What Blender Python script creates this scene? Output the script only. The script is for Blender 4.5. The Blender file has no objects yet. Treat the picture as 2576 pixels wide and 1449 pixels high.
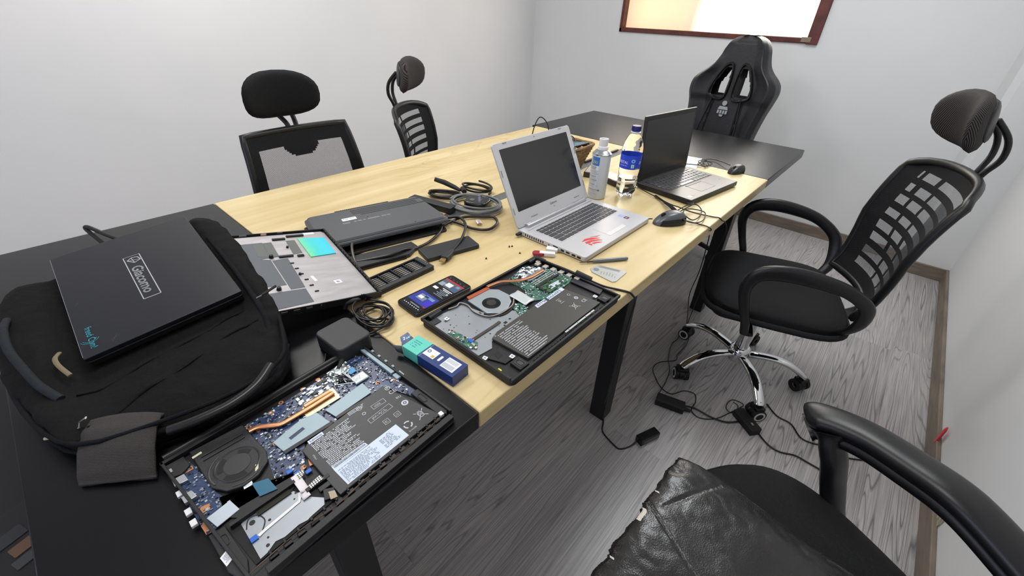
import bpy, bmesh, math, random
from mathutils import Matrix, Vector, Euler
random.seed(7)
R = math.radians
S = bpy.context.scene
# ---------------------------------------------------------------- camera
cam_d = bpy.data.cameras.new('camera'); cam = bpy.data.objects.new('camera', cam_d)
S.collection.objects.link(cam); S.camera = cam
cam_d.sensor_width = 36; cam_d.lens = 14.811; cam_d.clip_start = .02
CM = [[.67023849,-.74155918,.02950163],[.39400001,.3892309,.83262435],[-.62892317,-.54643324,.55305185]]
cam.matrix_world = Matrix.Translation((0,0,1.3)) @ Matrix(CM).transposed().to_4x4()
# ---------------------------------------------------------------- exposure
S.view_settings.view_transform = 'Standard'; S.view_settings.look = 'None'
S.view_settings.exposure = 0.10; S.view_settings.gamma = 1
S.view_settings.use_curve_mapping = False
# ---------------------------------------------------------------- world and big lights
W = bpy.data.worlds.new('world'); S.world = W; W.use_nodes = True
W.node_tree.nodes['Background'].inputs[0].default_value = (.75,.82,1,1)
W.node_tree.nodes['Background'].inputs[1].default_value = 1.0
def area(name, loc, rot, sx, sy, power, col):
    l = bpy.data.lights.new(name,'AREA'); l.shape='RECTANGLE'; l.size=sx; l.size_y=sy
    l.energy=power; l.color=col
    o = bpy.data.objects.new(name,l); S.collection.objects.link(o)
    o.location=loc; o.rotation_euler=rot; return o
area('ceiling_lamp_light',(.75,2.15,2.52),(0,0,0),.55,.55,17,(1,.97,.93))
area('near_ceiling_lamp_light',(.15,.75,2.52),(0,0,0),.9,.5,11,(1,.96,.93))  # added fill that brightens the right wall, not a known lamp
area('far_ceiling_lamp_light',(2.1,.55,2.52),(0,0,0),.9,.5,17,(.92,.98,1))  # added fill for the right side and back wall, not a known lamp
area('window_daylight',(3.40,1.32,1.72),(0,R(90),0),1.0,1.3,12,(1,.93,.84))
area('rear_window_daylight',(-2.2,.9,1.6),(0,R(-90),0),1.4,1.6,15,(.76,.79,1))
# ---------------------------------------------------------------- helpers
def lin(h):
    h=h.lstrip('#'); c=[int(h[i:i+2],16)/255 for i in (0,2,4)]
    return tuple(((x/12.92) if x<=.04045 else ((x+.055)/1.055)**2.4) for x in c)+(1,)
MATS={}
def mat(name, col, rough=.5, metal=0, spec=.5, bump=0, bscale=200, var=0, vscale=20, coat=0, trans=0, ior=1.45, emit=0, alpha=1, stretch=None):
    if name in MATS: return MATS[name]
    m=bpy.data.materials.new(name); m.use_nodes=True; nt=m.node_tree; b=nt.nodes['Principled BSDF']
    c=lin(col) if isinstance(col,str) else col
    b.inputs['Base Color'].default_value=c; b.inputs['Roughness'].default_value=rough
    b.inputs['Metallic'].default_value=metal; b.inputs['Specular IOR Level'].default_value=spec
    b.inputs['Coat Weight'].default_value=coat; b.inputs['Transmission Weight'].default_value=trans
    b.inputs['IOR'].default_value=ior; b.inputs['Alpha'].default_value=alpha
    if emit: b.inputs['Emission Color'].default_value=c; b.inputs['Emission Strength'].default_value=emit
    N=nt.nodes.new; L=nt.links.new
    if bump or var:
        tc=N('ShaderNodeTexCoord'); mp=N('ShaderNodeMapping'); L(tc.outputs['Object'],mp.inputs[0])
        if stretch: mp.inputs['Scale'].default_value=stretch
    if bump:
        n=N('ShaderNodeTexNoise'); n.inputs['Scale'].default_value=bscale; n.inputs['Detail'].default_value=3
        L(mp.outputs[0],n.inputs['Vector']); bp=N('ShaderNodeBump'); bp.inputs['Strength'].default_value=bump; bp.inputs['Distance'].default_value=.002
        L(n.outputs[0],bp.inputs['Height']); L(bp.outputs[0],b.inputs['Normal'])
    if var:
        n=N('ShaderNodeTexNoise'); n.inputs['Scale'].default_value=vscale; n.inputs['Detail'].default_value=4
        L(mp.outputs[0],n.inputs['Vector']); r=N('ShaderNodeValToRGB')
        r.color_ramp.elements[0].position=.3; r.color_ramp.elements[1].position=.7
        r.color_ramp.elements[0].color=[x*(1-var) for x in c[:3]]+[1]; r.color_ramp.elements[1].color=[min(1,x*(1+var)) for x in c[:3]]+[1]
        L(n.outputs[0],r.inputs[0]); L(r.outputs[0],b.inputs['Base Color'])
    MATS[name]=m; return m
def lathe_uv(): pass
PM={}
def link(o): S.collection.objects.link(o); return o
def tag(o,label=None,cat=None,group=None,kind=None):
    if label: o['label']=label
    if cat: o['category']=cat
    if group: o['group']=group
    if kind: o['kind']=kind
    return o
def thing(name,label,cat,loc=(0,0,0),rz=0,group=None,rot=None):
    o=link(bpy.data.objects.new(name,None)); o.empty_display_size=.05
    o.location=loc; o.rotation_euler=rot if rot else (0,0,rz)
    PM[o.name]=Matrix.Translation(loc)@o.rotation_euler.to_matrix().to_4x4()
    return tag(o,label,cat,group)
class MB:
    def __init__(s,T=None): s.v=[];s.f=[];s.m=[];s.T=T or Matrix();s.ch=[]
    def add(s,vs,fs,mi=0):
        s.ch.append((len(s.v),len(s.f))); b=len(s.v); s.v+=[s.T@Vector(p) for p in vs]; s.f+=[[i+b for i in f] for f in fs]
        s.m+=([mi]*len(fs)) if isinstance(mi,int) else list(mi); return s
    def box(s,x0,x1,y0,y1,z0,z1,mi=0,M=None):
        vs=[Vector(p) for p in ((x0,y0,z0),(x1,y0,z0),(x1,y1,z0),(x0,y1,z0),(x0,y0,z1),(x1,y0,z1),(x1,y1,z1),(x0,y1,z1))]
        if M: vs=[M@p for p in vs]
        return s.add(vs,[(3,2,1,0),(4,5,6,7),(0,1,5,4),(1,2,6,5),(2,3,7,6),(3,0,4,7)],mi)
    def prism(s,pts,z0,z1,mi=0,scale=1):
        a=sum(pts[i][0]*pts[(i+1)%len(pts)][1]-pts[(i+1)%len(pts)][0]*pts[i][1] for i in range(len(pts)))
        if a<0: pts=pts[::-1]
        n=len(pts); cx=sum(p[0] for p in pts)/n; cy=sum(p[1] for p in pts)/n
        vs=[(p[0],p[1],z0) for p in pts]+[(cx+(p[0]-cx)*scale,cy+(p[1]-cy)*scale,z1) for p in pts]
        return s.add(vs,[list(range(n))[::-1],list(range(n,2*n))]+[(i,(i+1)%n,n+(i+1)%n,n+i) for i in range(n)],mi)
    def sweep(s,path,w,h=None,mi=0,seg=8,closed=False,up=None,sq=2.0):
        P=[Vector(p) for p in path]; n=len(P); rings=[]; prev=None
        for i in range(n):
            if closed: t=P[(i+1)%n]-P[i-1]
            else: t=P[min(i+1,n-1)]-P[max(i-1,0)]
            t.normalize()
            if up is not None: a=Vector(up)
            elif prev is None: a=Vector((0,0,1)) if abs(t.z)<.9 else Vector((1,0,0))
            else: a=prev
            b=(a-t*a.dot(t)).normalized(); prev=b; c=t.cross(b)
            ww=w[i] if isinstance(w,(list,tuple)) else w; hh=(h[i] if isinstance(h,(list,tuple)) else h) if h else ww
            ring=[]
            for k in range(seg):
                an=2*math.pi*(k+.5)/seg; cs,sn=math.cos(an),math.sin(an)
                e=2/sq; cs=math.copysign(abs(cs)**e,cs); sn=math.copysign(abs(sn)**e,sn)
                ring.append(P[i]+c*cs*ww+b*sn*hh)
            rings.append(ring)
        vs=[p for r in rings for p in r]; fs=[]
        for i in range(n if closed else n-1):
            j=(i+1)%n
            for k in range(seg): fs.append((i*seg+k,i*seg+(k+1)%seg,j*seg+(k+1)%seg,j*seg+k))
        if not closed: fs.append(list(range(seg))[::-1]); fs.append(list(range((n-1)*seg,n*seg)))
        return s.add(vs,fs,mi)
    def lathe(s,prof,c=(0,0,0),seg=24,mi=0,M=None,cap=True):
        vs=[];fs=[];n=len(prof); c=Vector(c)
        for r,z in prof:
            for k in range(seg):
                a=2*math.pi*k/seg; p=Vector((r*math.cos(a),r*math.sin(a),z)); vs.append((M@p if M else p)+c)
        mm=[]
        for i in range(n-1):
            for k in range(seg): fs.append((i*seg+k,i*seg+(k+1)%seg,(i+1)*seg+(k+1)%seg,(i+1)*seg+k)); mm.append(mi[i] if isinstance(mi,list) else mi)
        if cap: fs.append(list(range(seg))[::-1]); fs.append(list(range((n-1)*seg,n*seg))); mm+= [mm[0],mm[-1]]
        return s.add(vs,fs,mm)
    def grid(s,fn,nu,nv,mi=0,cu=False,flip=False):
        vs=[fn(i/nu,j/nv) for j in range(nv+1) for i in range(nu+(0 if cu else 1))]; w=nu if cu else nu+1
        fs=[];mm=[]
        for j in range(nv):
            for i in range(nu):
                q=(j*w+i,j*w+(i+1)%w,(j+1)*w+(i+1)%w,(j+1)*w+i); fs.append(q[::-1] if flip else q)
                mm.append(mi((i+.5)/nu,(j+.5)/nv) if callable(mi) else mi)
        keep=[k for k,x in enumerate(mm) if x is not None]
        return s.add(vs,[fs[k] for k in keep],[mm[k] for k in keep])
    def split(s,name,mats,parent=None,**k):
        out=[]; ch=s.ch+[(len(s.v),len(s.f))]
        for (a,c),(b,d) in zip(ch,ch[1:]):
            m=MB(); m.v=s.v[a:b]; m.f=[[i-a for i in f] for f in s.f[c:d]]; m.m=s.m[c:d]; out.append(m.obj(name,mats,parent,**k))
        return out
    def obj(s,name,mats,parent=None,world=False,bev=0,smooth=30,sub=0,solid=0,label=None,seg=2,off=0):
        me=bpy.data.meshes.new(name); vs=s.v
        if world and parent is not None:
            I=PM[parent.name].inverted(); vs=[I@p for p in vs]
        me.from_pydata([tuple(p) for p in vs],[],s.f)
        for m in (mats if isinstance(mats,(list,tuple)) else [mats]): me.materials.append(m)
        me.polygons.foreach_set('material_index',s.m)
        if smooth:
            me.polygons.foreach_set('use_smooth',[True]*len(me.polygons)); me.set_sharp_from_angle(angle=R(smooth))
        me.validate(); me.update()
        o=link(bpy.data.objects.new(name,me))
        if parent is not None: o.parent=parent; PM[o.name]=PM[parent.name]
        else: PM[o.name]=Matrix()
        if solid: q=o.modifiers.new('solid','SOLIDIFY'); q.thickness=solid; q.offset=off
        if bev: q=o.modifiers.new('bevel','BEVEL'); q.width=bev; q.segments=seg; q.limit_method='ANGLE'; q.angle_limit=R(35)
        if sub: q=o.modifiers.new('sub','SUBSURF'); q.levels=sub; q.render_levels=sub
        if label: o['label']=label
        return o
def rrect(cx,cy,w,h,r,n=5,a=0):
    p=[]
    for sx,sy,a0 in ((1,1,0),(-1,1,90),(-1,-1,180),(1,-1,270)):
        for k in range(n+1):
            t=R(a0+90*k/n); p.append((cx+sx*(w/2-r)+r*math.cos(t),cy+sy*(h/2-r)+r*math.sin(t)))
    if a: c,s=math.cos(a),math.sin(a); p=[(cx+(x-cx)*c-(y-cy)*s,cy+(x-cx)*s+(y-cy)*c) for x,y in p]
    return p
def circ(cx,cy,r,n=20,ry=None): return [(cx+r*math.cos(2*math.pi*k/n),cy+(ry or r)*math.sin(2*math.pi*k/n)) for k in range(n)]
def smoothpath(pts,n=6,closed=False):
    P=[Vector(p) for p in pts]; out=[]; m=len(P)
    for i in range(m if closed else m-1):
        if closed: a,b,c,d=P[i-1],P[i],P[(i+1)%m],P[(i+2)%m]
        else: a,b,c,d=P[max(i-1,0)],P[i],P[i+1],P[min(i+2,m-1)]
        for k in range(n):
            t=k/n; out.append(.5*((2*b)+(-a+c)*t+(2*a-5*b+4*c-d)*t*t+(-a+3*b-3*c+d)*t**3))
    if not closed: out.append(P[-1])
    return out
def text_mesh(s,size,extr=0):
    c=bpy.data.curves.new('lettering','FONT'); c.body=s; c.size=size; c.align_x='CENTER'; c.align_y='CENTER'; c.extrude=extr; c.resolution_u=3
    o=link(bpy.data.objects.new('lettering',c)); dg=bpy.context.evaluated_depsgraph_get()
    me=bpy.data.meshes.new_from_object(o.evaluated_get(dg)); vs=[v.co.copy() for v in me.vertices]; fs=[list(p.vertices) for p in me.polygons]
    bpy.data.objects.remove(o); bpy.data.curves.remove(c); bpy.data.meshes.remove(me); return vs,fs
def put_text(mb,s,size,loc,rz=0,mi=0,sx=1,sy=1,M=None,shear=0):
    vs,fs=text_mesh(s,size); T=M or (Matrix.Translation(loc)@Matrix.Rotation(rz,4,'Z'))
    mb.add([T@Vector((v.x*sx+shear*v.y,v.y*sy,0)) for v in vs],fs,mi)
# node helper for custom materials
def newmat(name):
    m=bpy.data.materials.new(name); m.use_nodes=True; MATS[name]=m; nt=m.node_tree
    return m,nt,nt.nodes['Principled BSDF'],nt.nodes.new,nt.links.new
def setin(n,**k):
    for a,v in k.items(): n.inputs[a.replace('_',' ')].default_value=v
def math_node(nt,op,a,b=None,c=None,clamp=False):
    n=nt.nodes.new('ShaderNodeMath'); n.operation=op; n.use_clamp=clamp
    for i,x in enumerate((a,b,c)):
        if x is None: continue
        if isinstance(x,(int,float)): n.inputs[i].default_value=x
        else: nt.links.new(x,n.inputs[i])
    return n.outputs[0]
def ramp(nt,src,stops):
    r=nt.nodes.new('ShaderNodeValToRGB'); e=r.color_ramp.elements
    while len(e)<len(stops): e.new(.5)
    for k,(p,c) in enumerate(stops): e[k].position=p; e[k].color=lin(c) if isinstance(c,str) else (c,c,c,1)
    nt.links.new(src,r.inputs[0]); return r.outputs[0]
# ---------------------------------------------------------------- materials
BLK=mat('black_plastic','#0e0f11',.42,bump=.06,bscale=900)
BLKG=mat('black_gloss','#0e0f12',.18)
DKG=mat('dark_grey_plastic','#212327',.45,bump=.08,bscale=900)
MATB=mat('matte_black','#0b0c0e',.7)
RUB=mat('rubber','#141414',.6)
CAB=mat('cable_black','#131314',.38)
CHR=mat('chrome','#d9dadc',.07,metal=1)
STL=mat('steel','#b9bec2',.32,metal=.85,bump=.03,bscale=400)
ALU=mat('tray_silver','#9aa0a6',.38,metal=.55,var=.05,vscale=25)
SILP=mat('silver_plastic','#bdbdc0',.34,metal=.22,bump=.02,bscale=1500)
WHT=mat('white_label','#dfe3e8',.5)
WHTM=mat('white_plastic','#d9dadb',.35)
GRYI=mat('printed_grey','#8f949b',.6)
INK=mat('print_dark','#3a3f4a',.6)
LPR=mat('print_light','#b9bec4',.6)
COP=mat('copper','#c08662',.32,metal=.8,var=.08,vscale=60)
COPP=mat('copper_pad','#b57d58',.45,metal=.5)
GLD=mat('gold_plate','#d9c08c',.4,metal=.9)
SCR=mat('screen_off','#1c1d1e',.16,spec=.6)
BLUE=mat('blue_connector','#1f5fc0',.4)
def pcb(name,a,b):
    m,nt,bs,N,L=newmat(name); tc=N('ShaderNodeTexCoord')
    v=N('ShaderNodeTexVoronoi'); v.inputs['Scale'].default_value=420; v.distance='MANHATTAN'; L(tc.outputs['Object'],v.inputs['Vector'])
    n=N('ShaderNodeTexNoise'); n.inputs['Scale'].default_value=90; n.inputs['Detail'].default_value=6; L(tc.outputs['Object'],n.inputs['Vector'])
    s=math_node(nt,'ADD',math_node(nt,'MULTIPLY',v.outputs['Color'],.5),math_node(nt,'MULTIPLY',n.outputs[0],.6))
    L(ramp(nt,s,[(0.25,a),(.5,b),(.72,a),(.8,'#8fa0ac')]),bs.inputs['Base Color']); bs.inputs['Roughness'].default_value=.35
    return m
PCBB=pcb('blue_circuit','#16233f','#2c4068'); PCBG=pcb('green_circuit','#1f4a3a','#3f7660')
def wallm(name,c,patch='#c9ccd0'):
    m,nt,bs,N,L=newmat(name); tc=N('ShaderNodeTexCoord')
    n=N('ShaderNodeTexNoise'); setin(n,Scale=1.6,Detail=5.0); L(tc.outputs['Object'],n.inputs['Vector'])
    L(ramp(nt,n.outputs[0],[(.35,c),(.65,patch)]),bs.inputs['Base Color']); bs.inputs['Roughness'].default_value=.75
    n2=N('ShaderNodeTexNoise'); setin(n2,Scale=18.0,Detail=8.0); L(tc.outputs['Object'],n2.inputs['Vector'])
    bp=N('ShaderNodeBump'); setin(bp,Strength=.12,Distance=.006); L(n2.outputs[0],bp.inputs['Height']); L(bp.outputs[0],bs.inputs['Normal'])
    return m
WALL=wallm('painted_wall','#d6d7d8','#dbdbdc')
CEIL=wallm('ceiling_paint','#e2e2e0','#e6e6e4')
def floor_mat():
    m,nt,bs,N,L=newmat('grey_wood_planks'); tc=N('ShaderNodeTexCoord'); sp=N('ShaderNodeSeparateXYZ'); L(tc.outputs['Object'],sp.inputs[0])
    PW,PL=.182,1.22
    row=math_node(nt,'FLOOR',math_node(nt,'DIVIDE',sp.outputs['Y'],PW))
    wn=N('ShaderNodeTexWhiteNoise'); wn.noise_dimensions='1D'; L(row,wn.inputs['W'])
    xs=math_node(nt,'DIVIDE',math_node(nt,'ADD',sp.outputs['X'],math_node(nt,'MULTIPLY',wn.outputs[0],PL)),PL)
    col=math_node(nt,'FLOOR',xs)
    wid=math_node(nt,'ADD',math_node(nt,'MULTIPLY',row,7.31),math_node(nt,'MULTIPLY',col,3.17))
    wn2=N('ShaderNodeTexWhiteNoise'); wn2.noise_dimensions='1D'; L(wid,wn2.inputs['W'])
    # cathedral grain: contour lines of a stretched noise
    cb=N('ShaderNodeCombineXYZ'); L(math_node(nt,'MULTIPLY',sp.outputs['X'],.62),cb.inputs[0]); L(math_node(nt,'MULTIPLY',sp.outputs['Y'],13),cb.inputs[1]); L(math_node(nt,'MULTIPLY',wid,1.7),cb.inputs[2])
    n=N('ShaderNodeTexNoise'); setin(n,Scale=.8,Detail=1.8,Roughness=.35); L(cb.outputs[0],n.inputs['Vector'])
    fr=math_node(nt,'FRACT',math_node(nt,'MULTIPLY',n.outputs[0],38))
    tri=math_node(nt,'ABSOLUTE',math_node(nt,'SUBTRACT',fr,.5))
    line=ramp(nt,tri,[(.0,.1),(.06,.5),(.17,1.)])
    cb2=N('ShaderNodeCombineXYZ'); L(math_node(nt,'MULTIPLY',sp.outputs['X'],6),cb2.inputs[0]); L(math_node(nt,'MULTIPLY',sp.outputs['Y'],210),cb2.inputs[1]); L(wid,cb2.inputs[2])
    n3=N('ShaderNodeTexNoise'); setin(n3,Scale=1.0,Detail=4.0); L(cb2.outputs[0],n3.inputs['Vector'])
    fine=ramp(nt,n3.outputs[0],[(.3,.6),(.7,1.)])
    n4=N('ShaderNodeTexNoise'); setin(n4,Scale=.9,Detail=2.0); L(tc.outputs['Object'],n4.inputs['Vector'])
    msk=ramp(nt,n4.outputs[0],[(.35,.35),(.6,1.)])
    lm=math_node(nt,'SUBTRACT',1,math_node(nt,'MULTIPLY',math_node(nt,'SUBTRACT',1,line),math_node(nt,'MULTIPLY',msk,.8)))
    val=math_node(nt,'MULTIPLY',lm,fine)
    # seams
    fy=math_node(nt,'FRACT',math_node(nt,'DIVIDE',sp.outputs['Y'],PW)); sy=math_node(nt,'GREATER_THAN',fy,.008)
    fx=math_node(nt,'FRACT',xs); sx=math_node(nt,'GREATER_THAN',fx,.0012)
    seam=math_node(nt,'MAXIMUM',math_node(nt,'MULTIPLY',sy,sx),.72)
    val=math_node(nt,'MULTIPLY',math_node(nt,'MULTIPLY',val,seam),math_node(nt,'ADD',math_node(nt,'MULTIPLY',wn2.outputs[0],.14),.9))
    L(ramp(nt,val,[(.0,'#454344'),(.45,'#868384'),(1.,'#bbb6b4')]),bs.inputs['Base Color'])
    bs.inputs['Roughness'].default_value=.36
    bp=N('ShaderNodeBump'); setin(bp,Strength=.15,Distance=.001); L(val,bp.inputs['Height']); L(bp.outputs[0],bs.inputs['Normal'])
    return m
FLOOR=floor_mat()
def oak_mat():
    m,nt,bs,N,L=newmat('pale_oak_laminate'); tc=N('ShaderNodeTexCoord'); mp=N('ShaderNodeMapping'); L(tc.outputs['Object'],mp.inputs[0]); mp.inputs['Scale'].default_value=(2.2,22,22)
    n=N('ShaderNodeTexNoise'); setin(n,Scale=1.0,Detail=4.0,Roughness=.5,Distortion=.4); L(mp.outputs[0],n.inputs['Vector'])
    mp2=N('ShaderNodeMapping'); L(tc.outputs['Object'],mp2.inputs[0]); mp2.inputs['Scale'].default_value=(1.3,5,5)
    n2=N('ShaderNodeTexNoise'); setin(n2,Scale=1.2,Detail=2.0,Roughness=.4); L(mp2.outputs[0],n2.inputs['Vector'])
    fr=math_node(nt,'FRACT',math_node(nt,'MULTIPLY',n2.outputs[0],13)); tri=math_node(nt,'ABSOLUTE',math_node(nt,'SUBTRACT',fr,.5))
    ln=ramp(nt,tri,[(0,.72),(.12,1.)])
    n3=N('ShaderNodeTexNoise'); setin(n3,Scale=1.1,Detail=1.0); L(tc.outputs['Object'],n3.inputs['Vector'])
    pm=ramp(nt,n3.outputs[0],[(.42,0.),(.62,1.)])
    lnm=math_node(nt,'SUBTRACT',1,math_node(nt,'MULTIPLY',math_node(nt,'SUBTRACT',1,ln),pm))
    v=math_node(nt,'MULTIPLY',math_node(nt,'ADD',math_node(nt,'MULTIPLY',n.outputs[0],.55),.45),lnm)
    L(ramp(nt,v,[(.40,'#a08d62'),(.66,'#c3ae7e'),(.85,'#d2c094')]),bs.inputs['Base Color']); bs.inputs['Roughness'].default_value=.4
    return m
OAK=oak_mat()
LAM=mat('black_laminate','#0d0e11',.27,spec=.3,bump=.12,bscale=1200,var=.05,vscale=300)
LEGM=mat('black_steel','#131316',.4,bump=.05,bscale=1500)
STRIPM=mat('channel_grey','#5c5e60',.5)
BASEM=mat('brown_skirting','#74685c',.5,var=.25,vscale=9,bump=.1,bscale=60,stretch=(1,1,6))
WOODF=mat('mahogany_frame','#5c2f28',.42,var=.3,vscale=14,bump=.2,bscale=60)
# ---------------------------------------------------------------- room shell
XB=3.5; YR=-.52; YL=2.88; XF=-2.4; YRR=-.52; H=2.6
def struct(name,mb,m,parent=None,**k):
    o=mb.obj(name,m,parent,**k)
    if parent is None: tag(o,kind='structure')
    return o
struct('floor',MB().box(XF-.1,XB+.6,YR-.1,YL+.1,-.05,0),FLOOR,smooth=0)
struct('ceiling',MB().box(XF-.1,XB+.3,YR-.1,YL+.1,H,H+.05),CEIL,smooth=0)
struct('wall_left',MB().box(XF-.1,XB+.1,YL,YL+.1,0,H),WALL,smooth=0)
WY0,WY1,WZ0,WZ1=.62,2.0,1.17,2.25
wb=MB()
wb.box(XB,XB+.12,YR-.1,YL,0,WZ0).box(XB,XB+.12,YR-.1,YL,WZ1,H).box(XB,XB+.12,YR-.1,WY0,WZ0,WZ1).box(XB,XB+.12,WY1,YL,WZ0,WZ1)
wb.prism([(XB-.14,YR-.05),(XB+.02,YR-.05),(XB+.02,-.27),(XB-.12,-.30),(XB-.14,-.33)],0,H)
struct('wall_back',wb,WALL,smooth=0)
struct('wall_right',MB().box(XF-.1,XB+.1,YR-.1,YR,0,H),WALL,smooth=0)
fw=MB(); FX=XF
fw.box(FX-.1,FX,YR,YL,0,.9).box(FX-.1,FX,YR,YL,2.3,H).box(FX-.1,FX,YR,.1,.9,2.3).box(FX-.1,FX,1.7,YL,.9,2.3)
struct('wall_front',fw,WALL,smooth=0)
# skirting tiles
sk=MB()
sk.box(XB-.012,XB,-.28,YL,0,.075).prism([(XB-.152,YR),(XB-.14,YR),(XB-.14,-.335),(XB-.125,-.31),(XB,-.28),(XB-.012,-.268),(XB-.13,-.297),(XB-.152,-.33)],0,.078)
struct('baseboard_back',sk,BASEM,bev=.003)
struct('baseboard_right',MB().box(XF,XB-.14,YR,YR+.014,0,.08),BASEM,bev=.003)
struct('baseboard_left',MB().box(XF,XB,YL-.012,YL,0,.075),BASEM,bev=.003)
# window in back wall
wf=MB(); t=.055; x0,x1=XB-.012,XB+.10
wf.box(x0,x1,WY0,WY1,WZ0,WZ0+.03).box(x0,x1,WY0,WY1,WZ1-.045,WZ1).box(x0,x1,WY1-.022,WY1,WZ0,WZ1).box(x0-.006,x1,WY0-.01,WY0+t,WZ0-.004,WZ1)
wn=struct('window_1',wf,WOODF,bev=.004)
def glassm():
    m,nt,bs,N,L=newmat('frosted_window_glass'); tc=N('ShaderNodeTexCoord'); sp=N('ShaderNodeSeparateXYZ'); L(tc.outputs['Object'],sp.inputs[0])
    # what stands outside shows blurred through the frosted pane: a warm wall on the left, bright sky to the right, a pale roof low down
    n=N('ShaderNodeTexNoise'); setin(n,Scale=2.2,Detail=1.5); L(tc.outputs['Object'],n.inputs['Vector'])
    y=math_node(nt,'ADD',sp.outputs['Y'],math_node(nt,'MULTIPLY',n.outputs[0],.12))
    c=ramp(nt,math_node(nt,'DIVIDE',math_node(nt,'SUBTRACT',y,.6),1.5,clamp=True),[(.0,'#fffdf6'),(.5,'#fffdf4'),(.58,'#e2bfa0'),(.64,'#f4cf9c'),(.85,'#ffe3a6'),(1.,'#f3b58c')])
    z=ramp(nt,math_node(nt,'DIVIDE',math_node(nt,'SUBTRACT',sp.outputs['Z'],1.17),.5,clamp=True),[(.0,.82),(.25,1.),(1.,1.)])
    mx=N('ShaderNodeMix'); mx.data_type='RGBA'; mx.blend_type='MULTIPLY'; mx.inputs[0].default_value=1; L(c,mx.inputs[6]); L(z,mx.inputs[7])
    L(mx.outputs[2],bs.inputs['Emission Color']); st_=ramp(nt,math_node(nt,'DIVIDE',math_node(nt,'SUBTRACT',y,.6),1.5,clamp=True),[(.0,1.),(.5,.9),(.60,.21),(1.,.2)]); L(math_node(nt,'MULTIPLY',st_,4.2),bs.inputs['Emission Strength'])
    bs.inputs['Base Color'].default_value=lin('#b8b0a8'); bs.inputs['Roughness'].default_value=.35
    return m
MB().box(XB+.05,XB+.056,WY0+.02,WY1-.01,WZ0+.02,WZ1-.02).obj('pane',glassm(),wn)
MB().box(XB-.02,XB-.012,WY0+.03,WY0+.085,WZ0+.006,WZ0+.034).obj('latch',mat('old_brass','#8a7a66',.5,metal=.4),wn,bev=.002)
# rear window behind the viewer
w2=MB(); w2.box(FX-.08,FX,.1,1.7,.9,.95).box(FX-.08,FX,.1,1.7,2.25,2.3).box(FX-.08,FX,.1,.15,.9,2.3).box(FX-.08,FX,1.65,1.7,.9,2.3)
w2o=struct('window_2',w2,WOODF)
# socket hole and red tag on right wall
r=random.Random(3)
hl=MB(); pts=[(math.cos(2*math.pi*k/16)*(.035+r.uniform(-.008,.008)),math.sin(2*math.pi*k/16)*(.05+r.uniform(-.01,.01))) for k in range(16)]
T=Matrix.Translation((1.36,YR+.001,.10))@Matrix.Rotation(R(90),4,'X')
hl.T=T; hl.prism(pts,-.003,.003,0); hl.prism([(x*.55,y*.55) for x,y in pts],.003,.005,1)
tag(hl.obj('plaster_patch',[mat('chipped_plaster','#a59c8c',.8,var=.4,vscale=70,bump=.5,bscale=90),mat('patch_green','#5d6a4c',.7,var=.4,vscale=80)]),'chipped plaster patch low on the right wall above the skirting','patch')
rt=MB(); rt.T=Matrix.Translation((1.73,YR+.013,.10))@Matrix.Rotation(R(90),4,'X')
rt.prism([(-.012,-.04),(.012,-.04),(.013,.02),(.003,.042),(-.008,.030)],-.002,.004)
tag(rt.obj('red_tag',mat('red_plastic','#c8323c',.35),bev=.003),'small red plastic piece sticking up beside the right wall skirting','plastic piece')
# ceiling lamp over the table, then two unseen panels added as fill
cl=thing('ceiling_lamp','square white ceiling lamp panel over the table','lamp',(.75,2.15,H))
MB().box(-.32,.32,-.32,.32,-.05,0).obj('lamp_housing',WHTM,cl,bev=.008)
MB().box(-.29,.29,-.29,.29,-.056,-.05).obj('diffuser',mat('lamp_diffuser','#ffffff',.5,emit=3),cl)
for x,y,sx,sy,lb in ((2.1,.55,.95,.55,'white ceiling lamp panel near the far window'),(.15,.75,.95,.55,'white ceiling lamp panel above the near table end')):
    c2=thing('ceiling_lamp',lb,'lamp',(x,y,H)); MB().box(-sx/2,sx/2,-sy/2,sy/2,-.05,0).obj('lamp_housing',WHTM,c2,bev=.008); MB().box(-sx/2+.03,sx/2-.03,-sy/2+.03,sy/2-.03,-.056,-.05).obj('diffuser',MATS['lamp_diffuser'],c2)
# ---------------------------------------------------------------- table
TX=[-.19,.316,1.95,2.59]; TY0,TY1=.335,1.555; TT=.038
tb=thing('conference_table','long conference table with pale oak middle and black laminate ends','table',(1.2,.94,0))
YM0,YM1=.925,.985
def slab(name,x0,x1,y0,y1,m,lab=None): return MB().box(x0,x1,y0,y1,.75-TT,.75).obj(name,m,tb,world=True,bev=.0025,label=lab)
g=.0008
slab('table_panel',TX[0],TX[1]-g,TY0,TY1,LAM,'black laminate end panel')
slab('table_panel',TX[1]+g,TX[2]-g,TY0,.938,OAK,'pale oak panel')
slab('table_panel',TX[1]+g,TX[2]-g,.982,TY1,OAK,'pale oak panel')
slab('table_panel',TX[2]+g,TX[3],TY0,TY1+.03,LAM,'black laminate end panel')
MB().box(TX[1]+.002,TX[2]-.002,.94,.98,.735,.7475).obj('cable_channel_cover',STRIPM,tb,world=True,label='grey channel cover')
for x in (.10,1.07,2.03):
    for y in (.455,1.43):
        MB().box(x-.03,x+.03,y-.03,y+.03,0,.70).obj('leg',LEGM,tb,world=True,bev=.003)
    MB().box(x-.025,x+.025,.48,1.41,.655,.70).obj('cross_beam',LEGM,tb,world=True,bev=.003)
for y in (.52,1.05):
    MB().box(.12,2.01,y-.02,y+.02,.665,.705).obj('long_beam',LEGM,tb,world=True,bev=.003)
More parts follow.
